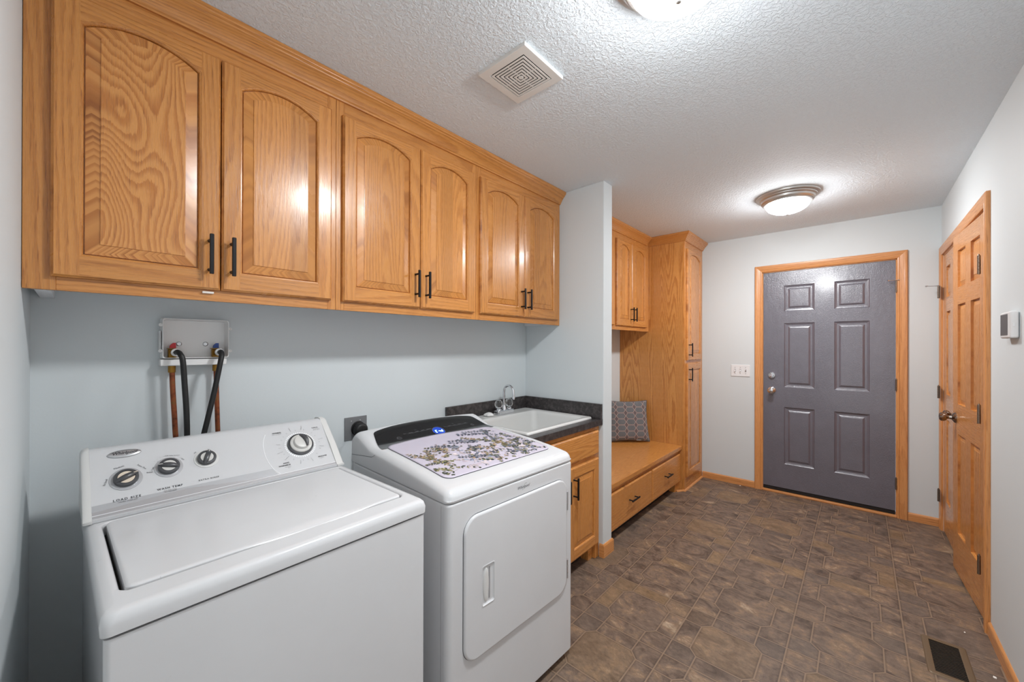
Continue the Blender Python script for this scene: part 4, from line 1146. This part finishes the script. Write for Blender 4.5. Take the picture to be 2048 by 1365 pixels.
# fill between outer face loop and handle loop: split in four quads areas
out_l, in_l = rs[-1], hr[0]
def near(L_, ix): return L_[ix]
No, Ni = len(out_l), len(in_l); qo, qi = No//4, Ni//4
for s in range(4):
    A_ = [out_l[(s*qo+k) % No] for k in range(qo)]; B_ = [in_l[(s*qi+k) % Ni] for k in range(qi)]
    bm.faces.new(A_+B_[::-1])
    bm.faces.new([out_l[(s*qo+qo-1) % No], out_l[(s*qo+qo) % No], in_l[(s*qi+qi) % Ni], in_l[(s*qi+qi-1) % Ni]])
for a, b in zip(hr, hr[1:]): bridge(bm, a, b)
bm.faces.new(hr[-1])
dd = obj('door', bm, M_ENAM, t, local=True, auto=40)
bm = newbm()
# grip: oval bulge with a slot on its right
n = 28; rings = []
for k_, yy in ((1, -.0060), (.92, -.0085), (.7, -.0105), (.35, -.0115)):
    rings.append([bm.verts.new((.159+.0135*k_*math.cos(2*PI*k/n), yy, .5425+.060*(k_**.4)*math.sin(2*PI*k/n))) for k in range(n)])
for a, b in zip(rings, rings[1:]): bridge(bm, a, b)
bm.faces.new(rings[-1])
hn = obj('handle', bm, M_ENAMW, dd, local=True, auto=60)
bm = newbm(); box(bm, .1725, .1790, -.0062, -.0058, .488, .598); sl_ = obj('handle_slot', bm, plain('slot_shade', srgb(150, 150, 152), .5), dd, local=True)
bm = newbm(); A = front(bm, dloop(-.0022, .060), -.0004); B = front(bm, dloop(.0005, .058), -.0004); bridge(bm, A, B); obj('door_gap', bm, M_INK, t, local=True)
for z in (.696, .4015):
    bm = newbm(); box(bm, .6345, .6420, -.0085, -.0005, z-.040, z+.040, .001, 1)
    for k in range(3): lathe(bm, [(.0035, 0), (.0035, .024)], (.6345, -.0090, z-.040+k*.0275), 'z', 10)
    o = obj('hinge', bm, M_SILV, t, local=True, auto=35)
bm = newbm(); addtext(bm, 'Whirlpool', .0165, frame((.359, -.0006, .826), (1, 0, 0), (0, 0, 1)), 0, shear=.35, weight=.00005)
pp = smoothpath([(.352, .817, 0), (.356, .8155, 0), (.366, .835, 0), (.372, .8375, 0), (.378, .836, 0)], 5)
for a, b in zip(pp, pp[1:]): bm.faces.new([bm.verts.new(q) for q in ((a.x, -.0007, a.y-.0005), (b.x, -.0007, b.y-.0005), (b.x, -.0007, b.y+.0005), (a.x, -.0007, a.y+.0005))])
o = obj('lettering', bm, plain('grey_script', srgb(120, 120, 124), .3, .5), t, local=True); o['label'] = 'small grey script lettering'

# floral mat on the dryer top
bm = newbm(); lc = bm.loops.layers.float_color.new('lc')
MU0, MU1, MV0, MV1 = .055, .633, .078, .515
n_u, n_v = 56, 44; G = []
def mat_edge(u): return MV1+.006*math.sin((u-.1)*9)-.004+.010*((u-.34)/.29)**2*-1
for j in range(n_v+1):
    row = []
    for i in range(n_u+1):
        u, v = MU0+(MU1-MU0)*i/n_u, MV0+(MV1-MV0)*j/n_v
        u, v = sq2disc(u, v, MU0, MU1, MV0, MV1, .035)
        v = MV0+(v-MV0)/(MV1-MV0)*(mat_edge(u)-MV0)
        w = (v-MV0)/(MV1-MV0)
        row.append(bm.verts.new(surf(u, v, .0030+(.002*max(0, (w-.93)/.07)))))
    G.append(row)
for j in range(n_v):
    for i in range(n_u):
        f = bm.faces.new((G[j][i], G[j][i+1], G[j+1][i+1], G[j+1][i]))
rim = [G[0][i] for i in range(n_u+1)]+[G[j][n_u] for j in range(1, n_v+1)]+[G[n_v][i] for i in range(n_u-1, -1, -1)]+[G[j][0] for j in range(n_v-1, 0, -1)]
low = [bm.verts.new((v.co.x, v.co.y, v.co.z-.0026)) for v in rim]
for f in bridge(bm, rim, low): f.material_index = 2
# printed sprays of leaves
R_ = random.Random(11)
PAL = {'g': [(74, 82, 58), (120, 118, 80), (146, 142, 104), (60, 70, 58), (50, 62, 54), (158, 152, 118)], 'b': [(84, 94, 108), (132, 142, 156), (62, 70, 86), (158, 162, 178), (104, 110, 130)],
       'o': [(160, 134, 100), (132, 112, 84), (180, 160, 134)], 'p': [(204, 190, 194), (190, 178, 190), (208, 196, 198)]}
def lcol(key):
    c = R_.choice(PAL[key]); k = R_.uniform(.85, 1.1); return srgb(*[min(255, q*k) for q in c])
def leaf(u, v, ln, wd, a, col, h):
    if not (MU0+.012 < u < MU1-.012 and MV0+.012 < v < MV1-.03): return
    ca, sa = math.cos(a), math.sin(a); pts = []
    for s, w in ((0, 0), (.25, .8), (.55, 1), (.8, .6), (1, 0), (.8, -.6), (.55, -1), (.25, -.8)):
        x, y = s*ln, w*wd; U_, V_ = u+x*ca-y*sa, v+x*sa+y*ca
        U_ = min(max(U_, MU0+.006), MU1-.006); V_ = min(max(V_, MV0+.006), MV1-.02)
        pts.append(surf(U_, V_, .0031+h))
    try: f = bm.faces.new([bm.verts.new(q) for q in pts])
    except ValueError: return
    f.material_index = 1
    for l in f.loops: l[lc] = col
hh = [0]
def spray(u, v, a, ln, keys, size=.02, curl=.6, n=9, blob=False):
    x, y, aa = u, v, a; st = ln/n
    for k in range(n):
        aa += curl*R_.uniform(-.3, .5)*.35; nx_, ny_ = x+st*math.cos(aa), y+st*math.sin(aa)
        hh[0] += 2e-6
        leaf(x, y, st*1.05, .0007, aa, srgb(120, 104, 84), hh[0])
        for s in (-1, 1):
            if R_.random() < .85:
                hh[0] += 2e-6; z = size*(1-.45*k/n)*R_.uniform(.7, 1.2); leaf(nx_, ny_, z, z*(.42 if blob else .24), aa+s*R_.uniform(.5, 1.1), lcol(R_.choice(keys)), hh[0])
        x, y = nx_, ny_
    leaf(x, y, size*.7, size*.18, aa, lcol(keys[0]), hh[0]+2e-6)
def fl(x, y):
    X, Y = x-DO[0], y-DO[1]; return X*math.cos(DA)+Y*math.sin(DA), -X*math.sin(DA)+Y*math.cos(DA)
# cluster centres: (u, v)
for (u, v, m, k, s) in ((.125, .235, 14, 'go', .024), (.10, .13, 12, 'g', .026), (.26, .16, 8, 'bp', .022), (.36, .14, 14, 'gob', .027), (.47, .14, 16, 'gb', .025), (.565, .14, 14, 'gb', .022),
                        (.32, .25, 10, 'bgo', .026), (.47, .26, 14, 'go', .026), (.56, .25, 16, 'gb', .024), (.56, .36, 10, 'bg', .022), (.20, .31, 7, 'go', .022), (.37, .33, 6, 'bg', .022), (.60, .20, 12, 'bg', .020), (.52, .40, 5, 'b', .018)):
    for _ in range(int(m*.85)):
        spray(u+R_.gauss(0, .030), v+R_.gauss(0, .022), R_.uniform(0, 2*PI), R_.uniform(.045, .09), k, s*.72, .8, R_.randint(3, 4), R_.random() < .35)
for (u, v, a, ln, k, s) in ((.13, .25, 2.2, .13, 'go', .02), (.12, .23, 1.6, .12, 'go', .017), (.20, .27, 1.2, .12, 'po', .018), (.24, .30, 2.6, .10, 'og', .018), (.30, .30, 2.4, .12, 'b', .02), (.46, .29, 2.0, .13, 'go', .022), (.43, .32, 2.7, .14, 'b', .022), (.55, .38, 2.6, .16, 'b', .022), (.58, .42, 2.9, .14, 'b', .018), (.33, .16, 2.8, .12, 'b', .018), (.16, .20, 2.9, .09, 'g', .018)):
    for q in range(2): spray(u, v, a+R_.uniform(-.25, .25), ln, k, s, .5, 9)
for _ in range(120):   # pale washes of blossom
    u, v = R_.uniform(.2, .6), R_.gauss(.17, .05); hh[0] += 1e-6; leaf(u, v, R_.uniform(.02, .035), R_.uniform(.005, .010), R_.uniform(0, 6.28), lcol(R_.choice('ppb')), .00001+hh[0]*.1)
mt = obj('appliance_mat', bm, [M_MATC, M_LEAF, M_INK], None, local=True)
mt.location = (DO[0], DO[1], 0); mt.rotation_euler = (0, 0, DA)
for f in mt.data.polygons: f.use_smooth = f.material_index == 0
tag(mt, 'lilac mat printed with green and blue leaves, laid over the dryer top', 'mat')

# ================================================================== PLUMBING BEHIND THE WASHER
BX0, BX1, BZ0, BZ1 = .2045, .3990, 1.318, 1.4625; YV = 1.842
t = thing('washer_outlet_box', 'white plastic washer outlet box with red and blue valves on the back wall', 'outlet box', ((BX0+BX1)/2, YB, BZ0))
bm = newbm()
def bl(d, y, r=.008): return [bm.verts.new((x, y, z)) for x, z in rrect(BX0+d, BX1-d, BZ0+d, BZ1-d, r, 4)]
rs = [bl(-.002, YB-.001), bl(0, YV+.002), bl(.0005, YV), bl(.0025, YV), bl(.003, YV+.003), bl(.006, YB-.008), bl(.03, YB-.007)]
for a, b in zip(rs, rs[1:]): bridge(bm, a, b)
bm.faces.new(rs[-1])
box(bm, BX0-.006, BX1-.008, YV-.004, YB-.002, BZ0-.026, BZ0-.003, .002, 1)
box(bm, BX0-.006, BX0-.003, YV+.012, YB-.004, BZ0+.03, BZ0+.10, .0008, 1)
for x, z in ((BX0-.0045, BZ0+.120), (BX0-.0055, BZ0+.028), (BX1+.0045, BZ0+.112), (BX1+.005, BZ0+.026)):
    lathe(bm, [(.0055, 0), (.0055, .004), (.002, .0042), (.002, .001), (0, .001)], (x, YV+.006, z), '-y', 14)
obj('housing', bm, M_PVC, t, auto=40)
for x in (BX0+.0505, BX1-.066):
    bm = newbm(); lathe(bm, [(.0085, 0), (.0085, .002), (.006, .0035), (.006, .0015), (0, .0015)], (x, YB-.007, BZ0+.053), '-y', 16); obj('screw', bm, M_SILV, t, auto=40)
def valve(x, m, nm, px):
    yv = 1.864
    bm = newbm(); box(bm, x-.0115, x+.0115, yv-.012, yv+.012, BZ0+.001, BZ0+.033, .002, 1); box(bm, x-.014, x+.014, yv-.013, yv+.013, BZ0+.0335, BZ0+.037, .001, 1)
    lathe(bm, [(.0115, .012), (.0115, .022), (.0125, .022), (.0125, .034), (.010, .035)], (x+.006, yv, BZ0+.022), '-y', 20)
    vb = obj('valve', bm, M_BRASS, t, auto=40)
    bm = newbm(); n = 10
    A = [bm.verts.new((x-.0085+.017*k/n, yv-.006, BZ0+.0375)) for k in range(n+1)]
    pts = [(-.009, .0375), (-.008, .046), (-.004, .052), (.001, .0565), (.008, .0565), (.0085, .0375)]
    F_ = [bm.verts.new((x+a+.002, yv-.009, BZ0+b)) for a, b in pts]; K_ = [bm.verts.new((x+a+.002, yv+.004, BZ0+b)) for a, b in pts]
    for v_ in A: bm.verts.remove(v_)
    bridge(bm, F_, K_); bm.faces.new(F_); bm.faces.new(K_)
    o = obj('lever', bm, m, vb, auto=30); o['label'] = nm+' lever handle'
    # white hose coupling
    bm = newbm(); lathe(bm, [(.0135, 0), (.0140, .003), (.0135, .011), (.010, .012)], (x+.006, yv-.0345, BZ0+.022), '-y', 24)
    o = obj('coupling', bm, M_PVC, vb, auto=40)
valve(.2325, M_RED, 'red', 0); valve(.3590, M_BLUE, 'blue', 0)
for nm, pts, lab in (('copper_pipe', [(.2320, 1.860, BZ0-.0265), (.2345, 1.856, 1.20), (.2400, 1.852, 1.08), (.2450, 1.848, .90), (.2450, 1.848, .35)], 'greenish-brown copper pipe under the red valve'),
                     ('copper_pipe', [(.3610, 1.860, BZ0-.0265), (.3625, 1.856, 1.20), (.3650, 1.852, 1.08), (.3680, 1.848, .90), (.3680, 1.848, .35)], 'reddish copper pipe under the blue valve')):
    pt = thing('copper_pipe', lab, 'pipe', (pts[-1][0], pts[-1][1], .35), group='copper supply pipes')
    bm = newbm(); tube(bm, smoothpath(pts, 6), .0080, 14); obj('pipe', bm, M_COPPER, pt, auto=50)
    bm = newbm(); q = pts[0]; lathe(bm, [(.0105, q[2]), (.0110, q[2]-.002), (.0110, q[2]-.022), (.0105, q[2]-.024), (.0085, q[2]-.025)], (q[0], q[1], 0), 'z', 18); obj('fitting', bm, M_BRASS, pt, auto=40)
def hose(pts, lab):
    bm = newbm(); tube(bm, smoothpath(pts, 8), .0086, 16)
    tag(obj('water_hose', bm, M_RUB, auto=60), lab, 'hose', 'rubber supply hoses')
z_ = BZ0+.022
hose([(.2385, 1.8165, z_), (.2400, 1.800, z_+.002), (.2450, 1.786, z_-.006), (.2510, 1.778, z_-.030), (.2560, 1.774, 1.22), (.2610, 1.772, 1.12), (.2630, 1.775, 1.02), (.2640, 1.79, .90), (.264, 1.80, .70)], 'black rubber hose dropping from the red valve')
hose([(.3650, 1.8165, z_), (.3655, 1.800, z_+.001), (.3640, 1.786, z_-.010), (.3580, 1.776, z_-.040), (.3400, 1.770, 1.20), (.3200, 1.768, 1.10), (.3060, 1.772, 1.02), (.2980, 1.79, .90), (.296, 1.80, .70)], 'black rubber hose bending away from the blue valve')

# dryer outlet with plug
t = thing('power_outlet', 'grey metal dryer outlet plate on the back wall', 'outlet', (.937, YB, .953))
bm = newbm(); box(bm, .8795, .9945, YB-.005, YB-.0005, .8955, 1.0095, .0015, 2); obj('plate', bm, M_GALV, t)
for x in (.912, .958):
    bm = newbm(); lathe(bm, [(.0035, 0), (.0035, .0012), (0, .0018)], (x, YB-.005, .990), '-y', 12); obj('screw', bm, M_SILV, t, auto=40)
bm = newbm(); lathe(bm, [(.036, .0052), (.036, .008), (.033, .009), (0, .009)], (.947, YB, .950), '-y', 32); obj('socket', bm, M_RUB, t, auto=40)
bm = newbm(); lathe(bm, [(.034, .0095), (.035, .014), (.034, .036), (.028, .043), (.020, .045), (0, .046)], (.950, YB, .945), '-y', 32)
pk = obj('dryer_plug', bm, M_RUB, auto=40); tag(pk, 'round black plug pushed into the grey dryer outlet', 'plug')
bm = newbm(); tube(bm, smoothpath([(.945, YB-.040, .925), (.935, YB-.050, .895), (.93, YB-.055, .85), (.93, YB-.06, .60), (.95, YB-.10, .40)], 8), .0075, 12); obj('cord', bm, M_RUB, pk, auto=50)

# ================================================================== RIGHT WALL AND END WALL FITTINGS
t = thing('thermostat', 'white digital thermostat with a dark screen on the closet wall', 'thermostat', (2.50, YR, 1.452))
# plate edges worked out at 26 mm off the wall
TX0, TX1, TZ0, TZ1 = 2.435, 2.575, 1.4015, 1.508
bm = newbm(); box(bm, TX0, TX1, YR+.001, YR+.0255, TZ0, TZ1, .007, 3); obj('case', bm, M_THERM, t, auto=50)
bm = newbm(); box(bm, TX0+.028, TX1-.012, YR+.0256, YR+.0264, TZ0+.012, TZ1-.010, .0003, 1); o = obj('screen', bm, M_SCREEN, t); o['label'] = 'blank dark grey screen'
bm = newbm(); box(bm, TX0-.0015, TX0+.0005, YR+.012, YR+.019, TZ0+.046, TZ0+.060, .0006, 1); obj('side_button', bm, M_PLATE, t)
t = thing('light_switch', 'white triple toggle switch plate between the tall cabinet and the grey door', 'switch', (XF, .880, 1.128))
S0, S1, Z0_, Z1_ = .7985, .9620, 1.0705, 1.1850
bm = newbm(); box(bm, XF-.006, XF-.0005, S0, S1, Z0_, Z1_, .002, 2); obj('plate', bm, M_PLATE, t)
for k, y in enumerate((S1-.036, S1-.082, S1-.128)):
    bm = newbm(); box(bm, XF-.0068, XF-.0062, y-.006, y+.006, 1.1285-.013, 1.1285+.013, 0); s_ = obj('toggle_slot', bm, M_INKL, t)
    bm = newbm()
    up = -1 if k < 2 else 1
    A = [bm.verts.new((XF-.0065, y+a*.004, 1.1285+b*.009)) for a, b in ((-1, -1), (1, -1), (1, 1), (-1, 1))]; B = [bm.verts.new((XF-.018, y+a*.003, 1.1285+up*.009+b*.003)) for a, b in ((-1, -1), (1, -1), (1, 1), (-1, 1))]
    bridge(bm, A, B); bm.faces.new(A); bm.faces.new(B); obj('toggle', bm, M_PLATE, t)
    for z in (1.1285-.030, 1.1285+.030):
        bm = newbm(); lathe(bm, [(.0032, .0060), (.0032, .0070), (0, .0075)], (XF, y, z), '-x', 10); obj('screw', bm, M_INKL, t)

# floor register
t = thing('floor_register', 'bronze louvered metal floor register near the thermostat wall', 'floor register', (2.5335, -.2855, 0))
RX0, RX1, RY0, RY1 = 2.411, 2.656, -.333, -.239
bm = newbm()
def rl(d, z, r=.008): return [bm.verts.new((x, y, z)) for x, y in rrect(RX0+d, RX1-d, RY0+d, RY1-d, r, 4)]
rs = [rl(-.024, .0005, .012), rl(-.022, .003, .011), rl(-.018, .0045, .010), rl(-.002, .0045, .003), rl(0, .0035, .002), rl(0, .0006, .002)]
for a, b in zip(rs, rs[1:]): bridge(bm, a, b)
obj('frame', bm, M_REG, t, auto=50)
bm = newbm(); box(bm, RX0, RX1, RY0, RY1, .0003, .0008); obj('duct_shade', bm, M_DARK, t)  # dark sheet with the shade of the duct put into its colour
bm = newbm(); nsl = 21
for k in range(nsl):
    x = RX0+(k+.5)*(RX1-RX0)/nsl
    a_ = [(x+.0022, .0012), (x-.0014, .0040), (x-.0002, .0040), (x+.0034, .0012)]
    A = [bm.verts.new((p, RY0, q)) for p, q in a_]; B = [bm.verts.new((p, RY1, q)) for p, q in a_]; bridge(bm, A, B); bm.faces.new(A); bm.faces.new(B)
obj('louvers', bm, M_REG, t)

# crumbs of white paper on the floor
def scrap(x, y, s, lab, k):
    R_ = random.Random(k); bm = newbm(); pts = [(x+s*R_.uniform(.6, 1)*math.cos(a)*1.3, y+s*R_.uniform(.6, 1)*math.sin(a)) for a in [q*PI/4 for q in range(8)]]
    A = [bm.verts.new((a, b, .0006)) for a, b in pts]; B = [bm.verts.new((a, b, .0022+R_.uniform(0, .002))) for a, b in pts]; bridge(bm, A, B); bm.faces.new(A); bm.faces.new(B)
    tag(obj('paper_scrap', bm, M_TAG), lab, 'scrap', 'white crumbs on the floor')
scrap(2.527, -.417, .007, 'white paper crumb between the floor register and the closet wall', 1)
scrap(2.83, -.375, .0035, 'tiny white crumb on the floor beside the near closet door', 2)
scrap(4.335, .875, .006, 'white crumb at the foot of the far baseboard near the grey door', 4)
bm = newbm(); box(bm, .270, .300, CF-.009, CF-.0015, 1.534, 1.5405, .001, 1); tag(obj('torn_sticker', bm, M_TAG), 'torn pinkish-white sticker scrap under the first cabinet door', 'sticker')

# ================================================================== CUSHION ON THE BENCH
PS = .40; PTH = .12
ba = Vector((3.766, 1.562)); bb = Vector((3.497, 1.846)); ex = (bb-ba).normalized(); ex3 = Vector((-ex.x, -ex.y, 0))  # pointing right (to the tower)
nrm = Vector((-ex.y, ex.x, 0)); nrm = nrm if nrm.x < 0 else -nrm
tilt = math.radians(13); upv = (Vector((0, 0, 1))*math.cos(tilt)-nrm*math.sin(tilt)).normalized(); fn = (nrm*math.cos(tilt)+Vector((0, 0, 1))*math.sin(tilt)).normalized()
pc = Vector(((ba.x+bb.x)/2, (ba.y+bb.y)/2, .4265))-nrm*.03+upv*(PS/2)+fn*0
pc = pc+nrm*.062+Vector((0, 0, .006))
t = thing('cushion', 'grey square cushion with a pinkish honeycomb pattern leaning in the bench corner', 'cushion', tuple(pc))
bm = newbm(); L = gcl(bm); n = 30; front_, back_ = [], []
for s_, arr in ((1, front_), (-1, back_)):
    for j in range(n+1):
        row = []
        for i in range(n+1):
            a, b = i/n*2-1, j/n*2-1
            pinch = 1-.075*(1-abs(a)**2)*abs(b)**6; pin2 = 1-.075*(1-abs(b)**2)*abs(a)**6
            X_ = a*PS/2*pin2; Z_ = b*PS/2*pinch
            th_ = PTH/2*((1-abs(a)**2.6)*(1-abs(b)**2.6))**.42
            th_ += .004*math.sin(9*a+3*b)*(1-abs(a))*(1-abs(b))
            if b > .7: th_ += .006*math.sin(22*a)*(b-.7)/.3*(1-abs(a)**4)
            row.append(bm.verts.new(pc+ex3*X_+upv*Z_+fn*(s_*max(th_, .0005))))
        arr.append(row)
    for j in range(n):
        for i in range(n):
            f = bm.faces.new((arr[j][i], arr[j][i+1], arr[j+1][i+1], arr[j+1][i]))
            for l in f.loops: d_ = l.vert.co-pc; l[L] = Vector((d_.dot(ex3)+5.005, 0, d_.dot(upv)+5.03))
bmesh.ops.remove_doubles(bm, verts=bm.verts, dist=.0012)
obj('cover', bm, M_PIL, t, smooth=True)
rim = []
for k in range(4*n):
    q, r_ = divmod(k, n); a, b = [(-1+2*r_/n, -1), (1, -1+2*r_/n), (1-2*r_/n, 1), (-1, 1-2*r_/n)][q]
    pinch = 1-.075*(1-abs(a)**2)*abs(b)**6; pin2 = 1-.075*(1-abs(b)**2)*abs(a)**6
    rim.append(pc+ex3*(a*PS/2*pin2)+upv*(b*PS/2*pinch))
bm = newbm(); tube(bm, rim+[rim[0]], .0035, 8, cap=False); obj('piping', bm, M_PILB, t, smooth=True)
bm = newbm(); q = pc+ex3*.085-upv*(PS/2*.93)+fn*.006
A = [q+ex3*a+fn*b+Vector((0, 0, c_)) for a, b, c_ in ((-.022, 0, .004), (.022, 0, .004), (.022, .020, -.002), (-.022, .020, -.002))]
f = bm.faces.new([bm.verts.new(p_) for p_ in A]); r = bmesh.ops.extrude_face_region(bm, geom=[f]); bmesh.ops.translate(bm, verts=[v for v in r['geom'] if isinstance(v, bmesh.types.BMVert)], vec=(0, 0, .0012))
obj('care_tag', bm, M_TAG, t)
